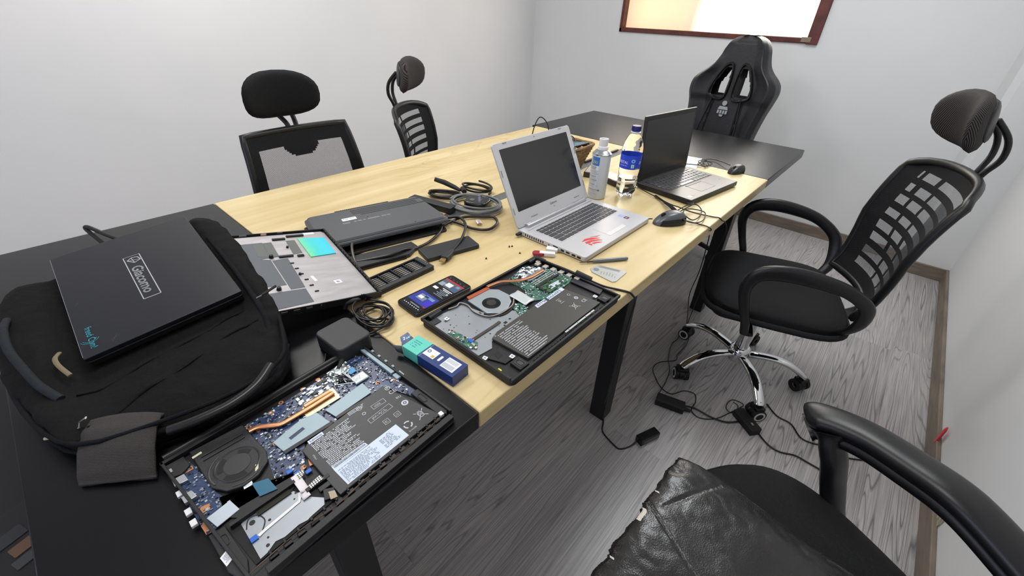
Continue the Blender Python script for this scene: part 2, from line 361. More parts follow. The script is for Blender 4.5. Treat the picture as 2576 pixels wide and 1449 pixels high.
# ---------------------------------------------------------------- chairs
def fabric(name,col,scale=420,ang=45,rough=.85,strength=.5):
    m,nt,bs,N,L=newmat(name); tc=N('ShaderNodeTexCoord'); mp=N('ShaderNodeMapping'); L(tc.outputs['Object'],mp.inputs[0]); mp.inputs['Rotation'].default_value=(R(ang),R(ang*.7),R(ang))
    w=N('ShaderNodeTexWave'); w.inputs['Scale'].default_value=scale/6.28; w.inputs['Distortion'].default_value=.6; L(mp.outputs[0],w.inputs['Vector'])
    c=lin(col); L(ramp(nt,w.outputs['Fac'],[(.2,'#08080a'),(.9,col)]),bs.inputs['Base Color']); bs.inputs['Roughness'].default_value=rough; bs.inputs['Specular IOR Level'].default_value=.3
    bp=N('ShaderNodeBump'); setin(bp,Strength=strength,Distance=.001); L(w.outputs['Fac'],bp.inputs['Height']); L(bp.outputs[0],bs.inputs['Normal'])
    return m
def netm(name,col,cell,fill,ang=45):
    m,nt,bs,N,L=newmat(name); tc=N('ShaderNodeTexCoord'); mp=N('ShaderNodeMapping'); L(tc.outputs['Object'],mp.inputs[0]); mp.inputs['Rotation'].default_value=(0,R(ang),0)
    sp=N('ShaderNodeSeparateXYZ'); L(mp.outputs[0],sp.inputs[0]); k=2*math.pi/cell
    a=math_node(nt,'MULTIPLY',math_node(nt,'SINE',math_node(nt,'MULTIPLY',sp.outputs['X'],k)),math_node(nt,'SINE',math_node(nt,'MULTIPLY',sp.outputs['Z'],k)))
    hole=math_node(nt,'LESS_THAN',math_node(nt,'ABSOLUTE',a),fill)
    bs.inputs['Base Color'].default_value=lin(col); bs.inputs['Roughness'].default_value=.7
    L(hole,bs.inputs['Alpha']); return m
FAB=fabric('black_knit','#121317',600); FAB2=fabric('seat_mesh_fabric','#17181c',700,20)
HEADF=fabric('headrest_rib_fabric','#4c4745',420,30); HEADN=fabric('headrest_navy_fabric','#0e1117',800,45)
NETA=netm('pale_backrest_net','#4f494c',.0062,.36); NETB=netm('grey_slot_net','#55585c',.005,.42)
FRM=mat('chair_frame_plastic','#0c0d10',.4,bump=.05,bscale=700)
ARMP=mat('armrest_plastic','#141518',.36,spec=.5)
def pillow(w,h,t,curve=0,n=28,e=2.6,fn=None):
    # superellipse pad: width along x, height along z, thickness along y (front +y)
    mb=MB(); 
    def f(u,v,s):
        a=2*math.pi*u; r=v
        ca,sa=math.cos(a),math.sin(a)
        x=math.copysign(abs(ca)**(2/e),ca)*r*w/2; z=math.copysign(abs(sa)**(2/e),sa)*r*h/2
        y=s*t/2*math.sqrt(max(0,1-r**3.2))
        y+= curve*(x/(w/2))**2
        p=Vector((x,y,z)); return fn(p) if fn else p
    mb.grid(lambda u,v:f(u,v,1),n,10,0,cu=True,flip=True); mb.grid(lambda u,v:f(u,v,-1),n,10,0,cu=True)
    return mb
def weld(o,d=.0004):
    q=o.modifiers.new('weld','WELD'); q.merge_threshold=d; return o
SLOT=[(-.70,.06),(.12,.22),(.30,.74)]
def slots(u,v):
    x=2*u-1; k=v*10.; r=int(k); fr=k-r
    if v<.10 or v>.90 or abs(x)>.67 or fr<.42: return 0
    br=[-.62+.02*(r%2), .30-.13*(r%4)+.1*(r%3), ]; g=.035
    b1=.32-.09*r if r<9 else -.3; b1=-.35+.075*r; b2=b1+.34
    if abs(x-b1)<g or abs(x-b2)<g: return 0
    return 1
def office_chair(label,loc,yaw,group,style='slot',sh=1.0,base=True,pitch=0,head_col=None,hd=(0,0),tilt=0,by=0,hy=0):
    c=thing('office_chair',label,'chair',loc,yaw,group)
    # seat
    def sf(p):
        x,y,z=p; return (x,y,z)
    seat=MB(); zt=.47*sh; zb=.395*sh
    def sp_(u,v,top):
        a=2*math.pi*u; ca,sa=math.cos(a),math.sin(a); e=2/4.2
        x=math.copysign(abs(ca)**e,ca)*.255*v; y=math.copysign(abs(sa)**e,sa)*.232*v-.012
        d=math.sqrt(max(0,1-v**6)); z=(zt-.03+.03*d-.012*math.exp(-((x)**2+(y+.05)**2)/.02)) if top else (zb+.02-.02*d)
        if y>.17: z-=(y-.17)*.25
        return Vector((x,y,z))
    seat.grid(lambda u,v:sp_(u,v,1),40,12,0,cu=True,flip=False); seat.grid(lambda u,v:sp_(u,v,0),40,6,0,cu=True,flip=True)
    n=40
    def side(u,v):
        a=sp_(u,1,1); b=sp_(u,1,0); q=a.lerp(b,v); o=math.sin(v*math.pi)*.012; d=Vector((q.x,q.y+.012,0)).normalized(); return q+d*o
    seat.grid(side,40,5,0,cu=True,flip=True)
    weld(seat.obj('seat',FAB2,c,smooth=60))
    MB().prism(rrect(0,0,.36,.36,.05),zb-.03,zb+.004,0).obj('seat_pan',FRM,c,bev=.008)
    # back profile
    prof=[(.50,-.235),(.56,-.252),(.64,-.255),(.72,-.252),(.80,-.262),(.87,-.278),(.935,-.30)]
    prof=[(z*sh,y+by*(.6+.4*k/6)) for k,(z,y) in enumerate(prof)]
    def bp(t):
        k=t*(len(prof)-1); i=min(int(k),len(prof)-2); f=k-i; a,b=prof[i],prof[i+1]
        return a[0]+(b[0]-a[0])*f, a[1]+(b[1]-a[1])*f
    if style=='slot': hw=lambda t:(.195+.035*min(1,t*2.2))*(1-.13*(max(0,t-.88)/.12)**2.5)
    else: hw=lambda t:.235-.045*t
    def bk(u,v,off=0,sc=1):
        x=2*u-1; z,y=bp(v); w=hw(v)
        cz=0
        if style=='slot' and v>.9: cz=-.022*(abs(x)**4)*(v-.9)/.1
        return Vector((x*w*sc,y+(.06 if style=='slot' else .02)*x*x+off,z+cz))
    if style=='slot':
        MB().grid(lambda u,v:bk(u,v),60,84,slots).obj('backrest_panel',[FAB,NETB],c,smooth=60)
    else:
        def am(u,v):
            x=2*u-1
            if abs(x)>.80 or v>.87 or v<.08: return 0
            if v>.76 and abs(x)<.34*math.sqrt(max(0,1-((.87-v)/.11)**2)): return 0
            return 1
        MB().grid(lambda u,v:bk(u,v),60,60,am).obj('backrest_panel',[FAB,NETA],c,smooth=60)
    # frame rim
    rim=[bk(0,k/14) for k in range(15)]+[bk(k/12,1) for k in range(1,12)]+[bk(1,1-k/14) for k in range(15)]+[bk(1-k/12,0) for k in range(1,12)]
    rim=[p+Vector((0,-.008,0)) for p in rim]
    MB().sweep(rim,.014 if style=='slot' else .012,.012,seg=8,closed=True,up=(0,1,0)).obj('backrest_frame',FRM,c,smooth=60)
    # inner border of frame
    def band(u,v):
        # closed band around the rim, inner width
        k=u*4
        return None
    b=MB(); W=.036 if style=='slot' else .05
    def ring(t,inn):
        n=len(rim); i=int(t*n)%n; p=rim[i]; cz=(prof[0][0]+prof[-1][0])/2
        return p
    # spine and bracket behind
    MB().sweep(smoothpath([(0,-.10,zb-.02),(0,-.2,zb-.03),(0,-.275+by*.6,zb+.04),(0,-.29+by*.7,.56*sh),(0,-.285+by*.8,.66*sh)]+([(0,-.285+by*.9,.70*sh),(0,-.30+by,.84*sh)] if style=='slot' else []),5),.028,.010,seg=8,up=(0,1,0),sq=4).obj('back_support',FRM,c,smooth=60)
    # headrest on two-prong bracket
    ht=prof[-1][0]; hx,hz=hd
    for s in (-1,1):
        MB().sweep(smoothpath([(s*.012,-.315+by,ht-.03),(s*.016,-.325+by,ht+.015),(s*.028+hx*.3,-.355+by+hy*.3,ht+.06),(s*.030+hx*.7,-.365+by+hy*.7,ht+.11),(s*.024+hx,-.34+by+hy,ht+.155+hz)],6),.0085,.007,seg=8,up=(0,1,0),sq=3).obj('headrest_bracket',FRM,c,smooth=60)
    hm=Matrix.Translation((hx,-.305+by+hy,ht+.145+hz))@Matrix.Rotation(R(tilt),4,'X')
    hp=pillow(.265,.155,.05,curve=.055); hp.v=[hm@p for p in hp.v]
    weld(hp.obj('headrest',head_col or HEADF,c,smooth=60))
    hb=pillow(.20,.11,.022,curve=.04); hb.v=[hm@(p+Vector((0,-.026,0))) for p in hb.v]
    weld(hb.obj('headrest_shell',FRM,c,smooth=60))
    # arms
    for s in (-1,1):
        pts=[(.265*s,.07,zb-.01),(.285*s,.085,zb+.05),(.300*s,.105,.50*sh),(.305*s,.125,.58*sh),(.305*s,.10,.635*sh),(.305*s,.03,.655*sh),(.30*s,-.06,.65*sh),(.29*s,-.14,.63*sh),(.27*s,-.205,.585*sh),(.25*s,-.225,.53*sh),(.225*s,-.222,.475*sh),(.20*s,-.19,.43*sh),(.17*s,-.15,zb)]
        P=smoothpath(pts,5); k=len(P)
        w=[]; 
        for i in range(k):
            t=i/(k-1); w.append(.014+.012*math.exp(-((t-.42)/.18)**2)+.008*math.exp(-((t-.75)/.12)**2))
        MB().sweep(P,w,[.012]*k,seg=12,up=(1,0,0) if False else None,sq=2.6).obj('armrest',ARMP,c,smooth=60)
    MB().sweep([(-.27,.06,zb-.012),(.27,.06,zb-.012)],.02,.008,seg=8,up=(0,0,1)).obj('arm_bar',FRM,c,smooth=60)
    if base:
        MB().lathe([(.026,.30*sh),(.030,.30*sh),(.030,.325*sh),(.022,.335*sh),(.022,zb-.03)],seg=20).obj('gas_lift_collar',FRM,c,smooth=40)
        MB().lathe([(.027,.14),(.027,.15),(.0245,.16),(.0245,.30*sh)],seg=28).obj('gas_lift_column',CHR,c,smooth=40)
        MB().lathe([(.040,.075),(.044,.085),(.044,.118),(.038,.135),(.030,.142)],seg=28).obj('base_hub',CHR,c,smooth=40)
        for k in range(5):
            a=R(90+72*k)+pitch; d=Vector((math.cos(a),math.sin(a),0)); up=Vector((0,0,1))
            path=[d*.03+up*.105,d*.08+up*.115,d*.14+up*.118,d*.19+up*.108,d*.235+up*.085,d*.262+up*.066]
            MB().sweep(smoothpath(path,4),[.020,.02,.02,.02]*5+[.015],[.011]*21,seg=12,up=(0,0,1),sq=2.4).obj('base_leg',CHR,c,smooth=60)
            q=d*.255; ph=a+R(70+30*k)
            Mt=Matrix.Translation((q.x,q.y,.027))@Matrix.Rotation(ph,4,'Z')
            cs=MB(); cs.T=Mt
            cs.lathe([(.012,-.012),(.026,-.011),(.026,.011),(.012,.012)],M=Matrix.Rotation(R(90),4,'X')@Matrix.Translation((0,0,0)),seg=20)
            cs.T=Mt@Matrix.Translation((0,0,0)); 
            cs.box(-.018,.018,-.022,.022,.008,.034); cs.lathe([(.006,.03),(.006,.055)],seg=10)
            co=cs.obj('caster',FRM,c,smooth=50,bev=.003)
            for s in (-1,1):
                wh=MB(); wh.T=Mt@Matrix.Translation((0,s*.021,0))@Matrix.Rotation(R(90),4,'X')
                wh.lathe([(.010,-.007),(.027,-.007),(.027,.007),(.022,.0072),(.0215,.008),(.015,.008),(.0145,.006),(.0,.006)],seg=24,mi=[0,0,0,1,1,0,0],cap=False)
                if s<0: wh.v=wh.v
                wh.obj('wheel',[RUB,mat('wheel_ring_white','#c9c7c0',.4)],co,smooth=50)
    return c
GC='mesh office chairs around the table'
office_chair('black mesh chair with chrome base and slotted reclined backrest at right of table',(1.675,.158,0),R(18),GC,'slot',pitch=R(36.5),tilt=-12,by=-.06,hy=.06)
office_chair('black chair with pale net backrest and wide navy headrest behind the table',(.685,1.40,0),R(180),GC,'net',sh=.962,head_col=HEADN,tilt=-5,hd=(.034,-.022))
office_chair('black slotted chair seen side on behind the oak part of the table',(1.47,1.645,0),R(215),GC,'slot',sh=.94,tilt=-8,by=-.01,hy=.05)
# gaming chair
def gaming():
    c=thing('gaming_chair','black leather racing style gaming chair with pale badge at the far table end','chair',(2.70,.895,0),R(85))
    # local: x lateral (right of sitter), y forward; sitter faces -x world
    hw=[(.50,.195),(.58,.20),(.66,.208),(.74,.216),(.82,.228),(.88,.242),(.93,.250),(.97,.242),(1.0,.218),(1.03,.182),(1.06,.155),(1.10,.137),(1.14,.124),(1.17,.108),(1.19,.088),(1.205,.055),(1.212,.015)]
    def W(z):
        for i in range(len(hw)-1):
            (a,wa),(b,wb)=hw[i],hw[i+1]
            if z<=b:
                t=(z-a)/(b-a); w0=hw[max(i-1,0)][1]; w3=hw[min(i+2,len(hw)-1)][1]
                return .5*(2*wa+(wb-w0)*t+(2*w0-5*wa+4*wb-w3)*t*t+(-w0+3*wa-3*wb+w3)*t**3)
        return hw[-1][1]
    zs=[.50+.712*(k/44) for k in range(45)]
    def hole(x,z):
        s=abs(x)
        if not (.895<z<1.045): return False
        t=(z-.895)/.15
        return .028<s<(.112-.050*max(0,t-.35)/.65) 
    def yb(z): return -.20-.13*((z-.5)/.71)-.0
    def front(u,v):
        z=.50+.712*v; x=(2*u-1)*W(z); e=abs(2*u-1)
        bol=.055*max(0,(e-.55)/.45)**1.2*max(.22,min(1,1-(z-.98)*6))
        edge=.045*max(0,e-.88)/.12
        q_=max(0,min(1,(.90-z)/.05)); q_=q_*q_*(3-2*q_); pad=.012*math.cos(min(1,e/.55)*math.pi/2)*q_+.010*(1-q_)
        gr=-.010*math.exp(-((abs(x)-.085-.05*max(0,.9-z))/.006)**2)*q_
        rimz=.03*max(0,v-.95)/.05
        return Vector((x,yb(z)+.03+bol-edge+pad+gr-rimz,z))
    def back(u,v):
        z=.50+.712*v; x=(2*u-1)*W(z); return Vector((x,yb(z)-.065+.02*abs(2*u-1)**4,z))
    nu,nv=72,90
    def cell(u,v):
        z=.50+.712*v; x=(2*u-1)*W(z)
        if hole(x,z): return None
        return 0
    mb=MB(); mb.grid(front,nu,nv,cell,flip=False); mb.grid(back,nu,nv,cell,flip=True)
    # side walls and top
    def strip(fa,n):
        mb.grid(lambda u,v:fa(v)[0].lerp(fa(v)[1],u),4,n,0)
    strip(lambda v:(back(0,v),front(0,v)),nv); strip(lambda v:(front(1,v),back(1,v)),nv); strip(lambda v:(front(v,1),back(v,1)),nu)
    LE=mat('black_leather','#121318',.42,bump=.3,bscale=90)
    weld(mb.obj('backrest',LE,c,smooth=50))
    # hole rims
    for s in (-1,1):
        pts=[(.024,.888),(.116,.892),(.117,.955),(.070,1.052),(.024,1.052)]
        P=smoothpath([(s*x,yb(z)+.040,z) for x,z in pts],5,closed=True)
        rm=MB(); rm.sweep(P,.008,.018,closed=True,up=(0,1,0),seg=8); rm.obj('opening_rim',mat('dark_trim','#0c0c0e',.45),c,smooth=60)
        # piping from openings down
        P=smoothpath([(s*.085,yb(.89)+.048,.89),(s*.10,yb(.8)+.048,.80),(s*.115,yb(.7)+.05,.70),(s*.12,yb(.6)+.05,.60)],5)
        MB().sweep(P,.006,.004,seg=6).obj('seam_piping',mat('dark_trim','',1),c,smooth=60)
    # badge: plain generic emblem
    bd=MB(); bd.T=Matrix.Translation((0.0,yb(.82)+.0475,.83))@Matrix.Rotation(R(90+11),4,'X')@Matrix.Scale(1.3,4)
    bd.prism(circ(0,.022,.011,14),-.001,.001); bd.prism([(-.018,.008),(.018,.008),(.024,-.006),(-.024,-.006)],-.001,.001)
    for k in range(4): bd.box(-.024+.0125*k,-.015+.0125*k,-.024,-.009,-.001,.001)
    bd.prism([(-.010,-.027),(.010,-.027),(.006,-.036),(-.006,-.036)],-.001,.001)
    bd.obj('badge',mat('badge_silver','#8d9094',.5),c)
    s=MB(); s.prism(rrect(0,.0,.50,.46,.10,8),.40,.49); s.obj('seat',LE,c,bev=.03,seg=4,smooth=60)
    for q in (-1,1): 
        MB().prism(rrect(q*.30,.02,.07,.24,.03),.60,.63).obj('armrest',FRM,c,bev=.008)
        MB().box(q*.30-.02,q*.30+.02,-.03,.03,.38,.60).obj('arm_post',FRM,c,bev=.005)
    MB().box(-.32,.32,-.03,.03,.37,.40).obj('arm_bar',FRM,c)
    MB().lathe([(.03,.12),(.03,.38)],c=(0,.10,0),seg=18).obj('gas_lift_column',FRM,c,smooth=40)
    for k in range(5):
        a=R(112+72*k); d=Vector((math.cos(a),math.sin(a),0)); u=Vector((0,0,1))
        o_=Vector((0,.10,0)); MB().sweep([o_+d*.02+u*.11,o_+d*.17+u*.10,o_+d*.31+u*.07],[.025,.022,.016],[.014]*3,seg=8,up=(0,0,1)).obj('base_leg',FRM,c,smooth=60)
        w=MB(); w.T=Matrix.Translation(o_+d*.305+u*.03)@Matrix.Rotation(a,4,'Z')@Matrix.Rotation(R(90),4,'X'); w.lathe([(.01,-.025),(.03,-.024),(.03,.024),(.01,.025)],seg=18); w.obj('caster',RUB,c,smooth=40)
gaming()
# near chair with a loose leather pad
def near_chair():
    c=thing('office_chair','near black office chair with ribbed seat edge and thick padded armrest in the foreground','chair',(.565,-.203,0),R(-27),GC)
    zt=.50
    def sp_(u,v,top):
        a=2*math.pi*u; ca,sa=math.cos(a),math.sin(a); e=2/2.9
        x=math.copysign(abs(ca)**e,ca)*.222*v; y=.035+math.copysign(abs(sa)**e,sa)*.245*v
        d=math.sqrt(max(0,1-v**4.2)); z=(zt-.045+.045*d) if top else (.41-.012*d)
        return Vector((x,y,z))
    s=MB(); s.grid(lambda u,v:sp_(u,v,1),64,20,0,cu=True); s.grid(lambda u,v:sp_(u,v,0),64,6,0,cu=True,flip=True)
    s.grid(lambda u,v:sp_(u,1,1).lerp(sp_(u,1,0),v)+Vector((sp_(u,1,1).x,sp_(u,1,1).y,0)).normalized()*.012*math.sin(v*math.pi),64,5,0,cu=True,flip=True)
    weld(s.obj('seat',fabric('near_seat_knit','#131418',900,10,strength=.7),c,smooth=60))
    P=smoothpath([(.212,.246,.600),(.230,.226,.616),(.246,.160,.636),(.246,.084,.650),(.240,.012,.660),(.236,-.06,.645),(.228,-.14,.622),(.218,-.20,.600)],6)
    k=len(P); w=[.037]*k; w[0]=.017; w[1]=.026; w[2]=.032; w[3]=.035
    a=MB(); a.sweep(P,w,[.009,.013,.016]+[.018]*(k-3),seg=16,up=(0,0,1),sq=2.5); a.obj('armrest_pad',mat('armrest_pad_black','#131417',.36,bump=.05,bscale=900),c,smooth=60)
    P2=[p+Vector((0,-.006,-.026)) for p in P[2:]]
    MB().sweep(P2,[.033]*len(P2),[.015]*len(P2),seg=12,up=(0,0,1),sq=3).obj('armrest_support',FRM,c,smooth=60)
    MB().sweep(smoothpath([(.220,.195,.605),(.212,.180,.585),(.214,.165,.560),(.226,.148,.500),(.222,.12,.450),(.19,.07,.415),(.12,.04,.400)],5),[.040,.038,.036,.034,.032,.030]+[.028]*25,[.030,.026,.022]+[.017]*28,seg=12,up=(0,1,0),sq=2.6).obj('armrest_post',FRM,c,smooth=60)
    MB().sweep(smoothpath([(.218,-.185,.59),(.215,-.20,.54),(.20,-.17,.46),(.17,-.12,.405)],5),.020,.013,seg=10,up=(1,0,0)).obj('armrest_rear_post',FRM,c,smooth=60)
    MB().prism(rrect(0,.02,.34,.34,.05),.37,.41).obj('seat_pan',FRM,c,bev=.006)
    MB().lathe([(.028,.10),(.028,.37)],seg=20).obj('gas_lift_column',CHR,c,smooth=40)
    for k in range(5):
        a=R(18+72*k); d=Vector((math.cos(a),math.sin(a),0)); u=Vector((0,0,1))
        MB().sweep([d*.02+u*.11,d*.15+u*.11,d*.23+u*.07],[.02,.02,.014],[.012]*3,seg=10,up=(0,0,1)).obj('base_leg',CHR,c,smooth=60)
        w=MB(); w.T=Matrix.Translation(d*.23+u*.028)@Matrix.Rotation(a,4,'Z')@Matrix.Rotation(R(90),4,'X'); w.lathe([(.01,-.022),(.028,-.021),(.028,.021),(.01,.022)],seg=18); w.obj('caster',RUB,c,smooth=40)
near_chair()
def leather_pad():
    from mathutils import noise
    c=thing('leather_cushion','creased black leather seat cushion with torn peeling front edge on the nearest chair','cushion',(.45,-.14,.50))
    rr=random.Random(11); n=150
    jag=[max(0,.004+.006*noise.noise(Vector((k*.11,1,2)))+.010*max(0,noise.noise(Vector((k*.05,5,2))))+.004*noise.noise(Vector((k*.6,3,2)))) for k in range(n+1)]
    def edge(x): # front edge y for a given x (room coordinates)
        return .104-.055*max(0,(x-.30))**1.0*.6-.30*max(0,x-.655)**1.0-max(0,x-.672)*6
    def lz(x,y):
        base=.5165+.006*math.exp(-((x-.45)/.16)**2)
        f=max(0,y-.055)/.045; base-=.010*min(f,1.2)**2
        g=max(0,x-.60)/.075; base-=.011*min(g,1.2)**2
        w=.0035*noise.noise(Vector((x*7,y*5,1)))+.0011*noise.noise(Vector((x*22,y*17,3)))+.0004*noise.noise(Vector((x*70,y*60,7)))
        fr=math.exp(-((y-.07)/.05)**2)+math.exp(-((x-.64)/.05)**2)
        w+=.0018*fr*abs(noise.noise(Vector((x*40,y*30,5))))
        s=-.0035*math.exp(-(((x-.50)-.0-.55*(y-.05))/.0022)**2)*(1 if y>-.05 else 0)
        s+=-.0035*math.exp(-(((y-.028)+.50*(x-.60))/.0022)**2)*(1 if .53<x<.66 else 0)
        return base+w+s
    def lf(u,v):
        i=min(int(u*n),n-1); j=jag[i]+(jag[i+1]-jag[i])*(u*n-i)
        x=.20+.478*u; y1=edge(x)-j*(1 if u<.97 else 0); y0=-.36; y=y0+(y1-y0)*v
        x-=.030*max(0,min(1,(y+.02)/-.14))*u**3 if y<-.02 else 0
        return Vector((x,y,lz(x,y)))
    def lm(u,v): return 1 if (v>.982 and jag[min(int(u*n),n-1)]>.0075) else 0
    def leather():
        m,nt,bs,N,L=newmat('cracked_leather'); tc=N('ShaderNodeTexCoord')
        n=N('ShaderNodeTexNoise'); setin(n,Scale=22.0,Detail=8.0,Roughness=.6); L(tc.outputs['Object'],n.inputs['Vector'])
        v=N('ShaderNodeTexVoronoi'); v.inputs['Scale'].default_value=420; L(tc.outputs['Object'],v.inputs['Vector'])
        n2=N('ShaderNodeTexNoise'); setin(n2,Scale=9.0,Detail=3.0); L(tc.outputs['Object'],n2.inputs['Vector'])
        L(ramp(nt,n.outputs[0],[(.3,'#141314'),(.7,'#1f1d1d')]),bs.inputs['Base Color'])
        L(ramp(nt,n2.outputs[0],[(.3,.2),(.7,.32)]),bs.inputs['Roughness'])
        h=math_node(nt,'ADD',math_node(nt,'MULTIPLY',n.outputs[0],.8),math_node(nt,'MULTIPLY',v.outputs[0],.25))
        bp=N('ShaderNodeBump'); setin(bp,Strength=.22,Distance=.003); L(h,bp.inputs['Height']); L(bp.outputs[0],bs.inputs['Normal']); return m
    LM=leather()
    l=MB(); l.grid(lf,n,110,lm); l.obj('leather_top',[LM,mat('torn_backing_white','#cfcabd',.8)],c,world=True,smooth=80,solid=.0025,off=-1)
    e=MB(); e.grid(lambda u,v:lf(u,1)+Vector((0,.006*math.sin(v*2)-.004,-.012*v-.002)),n,4,lambda u,v:1 if jag[min(int(u*n),n-1)]>.012 and v<.5 else 0); e.grid(lambda u,v:lf(1,u)+Vector((.004*math.sin(v*2),0,-.014*v)),60,4,0,flip=True); e.obj('cushion_side',[LM,MATS['torn_backing_white']],c,world=True,smooth=80,solid=.001)
    MB().prism([(.22,-.34),(.60,-.34),(.64,-.02),(.655,.055),(.62,.078),(.25,.092),(.21,.07)],.5005,.508).obj('cushion_core',MATB,c,world=True)
leather_pad()
# ---------------------------------------------------------------- measured layouts (millimetres in room coordinates)
FT={
'l1out': [(-56,575),(252,600),(268,587),(278,353),(-24,345)],
'l1bat': [(86,461),(234,483),(263,371),(90,365)],
'l1label': [(102,401),(205,405),(207,374),(104,369)],
'l1bar': [(102,409),(155,410),(156,404),(102,401)],
'l1lenovo': [(99,472),(120,472),(119,466),(99,467)],
'l1board': [(48,572),(121,575),(184,582),(246,590),(263,563),(264,484),(272,439),(260,432),(242,480),(96,478),(77,437),(60,436),(40,444),(51,503)],
'l1fan': [(-26,576),(45,573),(50,500),(36,473),(10,469),(-13,484),(-23,508)],
'l1fanc': [(12,510),(43,488),(-17,522),(31,532),(-8,486)],
'l1pipe': [(50,553),(60,551),(74,539),(85,531),(100,531),(117,531),(135,532),(153,535),(170,535)],
'l1gold': [(123,518),(177,519),(176,526),(169,541),(126,539)],
'l1silv1': [(64,509),(110,518),(128,513),(136,493),(136,480),(68,483)],
'l1silv2': [(145,509),(217,518),(216,489),(150,485)],
'l1wifi': [(211,544),(235,544),(236,523),(208,524)],
'l1port': [(260,590),(272,580),(276,502),(259,499)],
'l1blue': [(212,565),(224,567),(224,553),(214,549)],
'l1io': [(-54,576),(-29,574),(-27,556),(-20,487),(-8,465),(-34,436),(-46,435)],
'l1ssd': [(-38,457),(-9,460),(-7,438),(-33,437)],
'l1usb': [(-51,506),(-38,507),(-36,494),(-50,494)],
'l1sd': [(-52,545),(-38,544),(-37,530),(-52,532)],
'l1or1': [(-39,553),(-27,553),(-27,546),(-39,546)],
'l1or2': [(-40,480),(-29,477),(-31,468),(-39,469)],
'l1or3': [(-46,453),(-39,459),(-38,440),(-38,435),(-45,437)],
'l1bay': [(-12,425),(50,414),(60,393),(72,369),(54,367),(21,368),(-1,367),(-8,363),(-11,394)],
'l1bayframe': [(-23,433),(-10,433),(56,422),(77,374),(72,364),(-20,362)],
'l1teal': [(19,465),(34,455),(36,430),(16,438)],
'l1stick': [(10,473),(20,472),(19,462),(8,463)],
'l1stick2': [(-42,394),(-35,397),(-34,383),(-41,379)],
'l1spk': [(-44,429),(-25,430),(-24,380),(-25,369),(-39,362),(-42,372)],
'l1spkr': [(265,433),(276,424),(278,381),(269,362),(261,374)],
'l1ribbon': [(-2,389),(52,387),(56,391),(56,421)],
'l1check': [(67,405),(85,406),(85,399),(68,397)],
'l1check2': [(63,432),(75,433),(71,426),(64,423)],
'l1white': [(59,430),(63,428),(66,401),(57,406),(56,423)],
'l1ce': [(239,474),(240,459),(240,440),(241,424),(242,391),(218,392),(217,420),(196,420),(181,472),(181,457)],
'l1rect1': [(198,464),(220,462),(221,453),(198,453)],
'l1rect2': [(178,443),(221,446),(222,436),(178,433)],
'l2out': [(399,584),(755,586),(757,341),(388,328)],
'l2bat': [(451,436),(688,445),(699,351),(455,353)],
'l2batlab': [(590,433),(695,431),(692,423),(587,425)],
'l2tray': [(399,551),(488,565),(485,518),(512,464),(509,440),(484,441),(446,433),(434,422),(398,424),(399,519)],
'l2fan': [(505,566),(571,560),(578,516),(556,490),(516,481),(495,508)],
'l2fanc': [(529,519),(544,504),(514,534)],
'l2fin': [(509,571),(569,566),(568,557),(505,557)],
'l2pipe': [(579,566),(607,560),(636,534),(665,522),(713,523)],
'l2board': [(630,561),(705,573),(747,508),(742,455),(720,449),(658,447),(635,445),(605,464),(608,486),(623,502),(627,523),(625,555)],
'l2white': [(587,513),(602,510),(608,461),(582,458),(581,489)],
'l2ram': [(658,486),(727,480),(721,455),(656,455)],
'l2ramlab': [(671,479),(720,477),(719,468),(668,469)],
'l2small': [(557,483),(581,482),(577,446),(541,441)],
'l2ssd': [(726,447),(745,445),(748,375),(727,371)],
'l2spk2': [(710,367),(735,362),(730,337),(700,338)],
'l2spk1': [(423,370),(444,368),(448,343),(416,340)],
'l2hole': [(421,418),(449,416),(436,390),(412,389)],
'l2yellow': [(396,376),(403,374),(403,366),(393,367)],
'l2strip': [(563,345),(667,346),(664,340),(563,339)],
'l2green': [(402,511),(414,513),(421,449),(409,439),(400,453)],
'l2ribbon': [(421,470),(441,471),(481,469),(497,471)],
'l2hinge1': [(412,582),(442,579)],
'l2hinge2': [(723,581),(754,578)],
'l2cableb': [(453,570),(472,565),(485,569),(491,551),(485,524),(493,493),(516,481),(543,480),(562,484),(582,499)],
'l2red': [(577,441),(607,444),(630,438),(649,444)],
'l2marks': [(678,417),(678,397),(644,415),(679,377),(647,383)],
'l2wsq': [(440,376),(400,412),(716,373)],
}
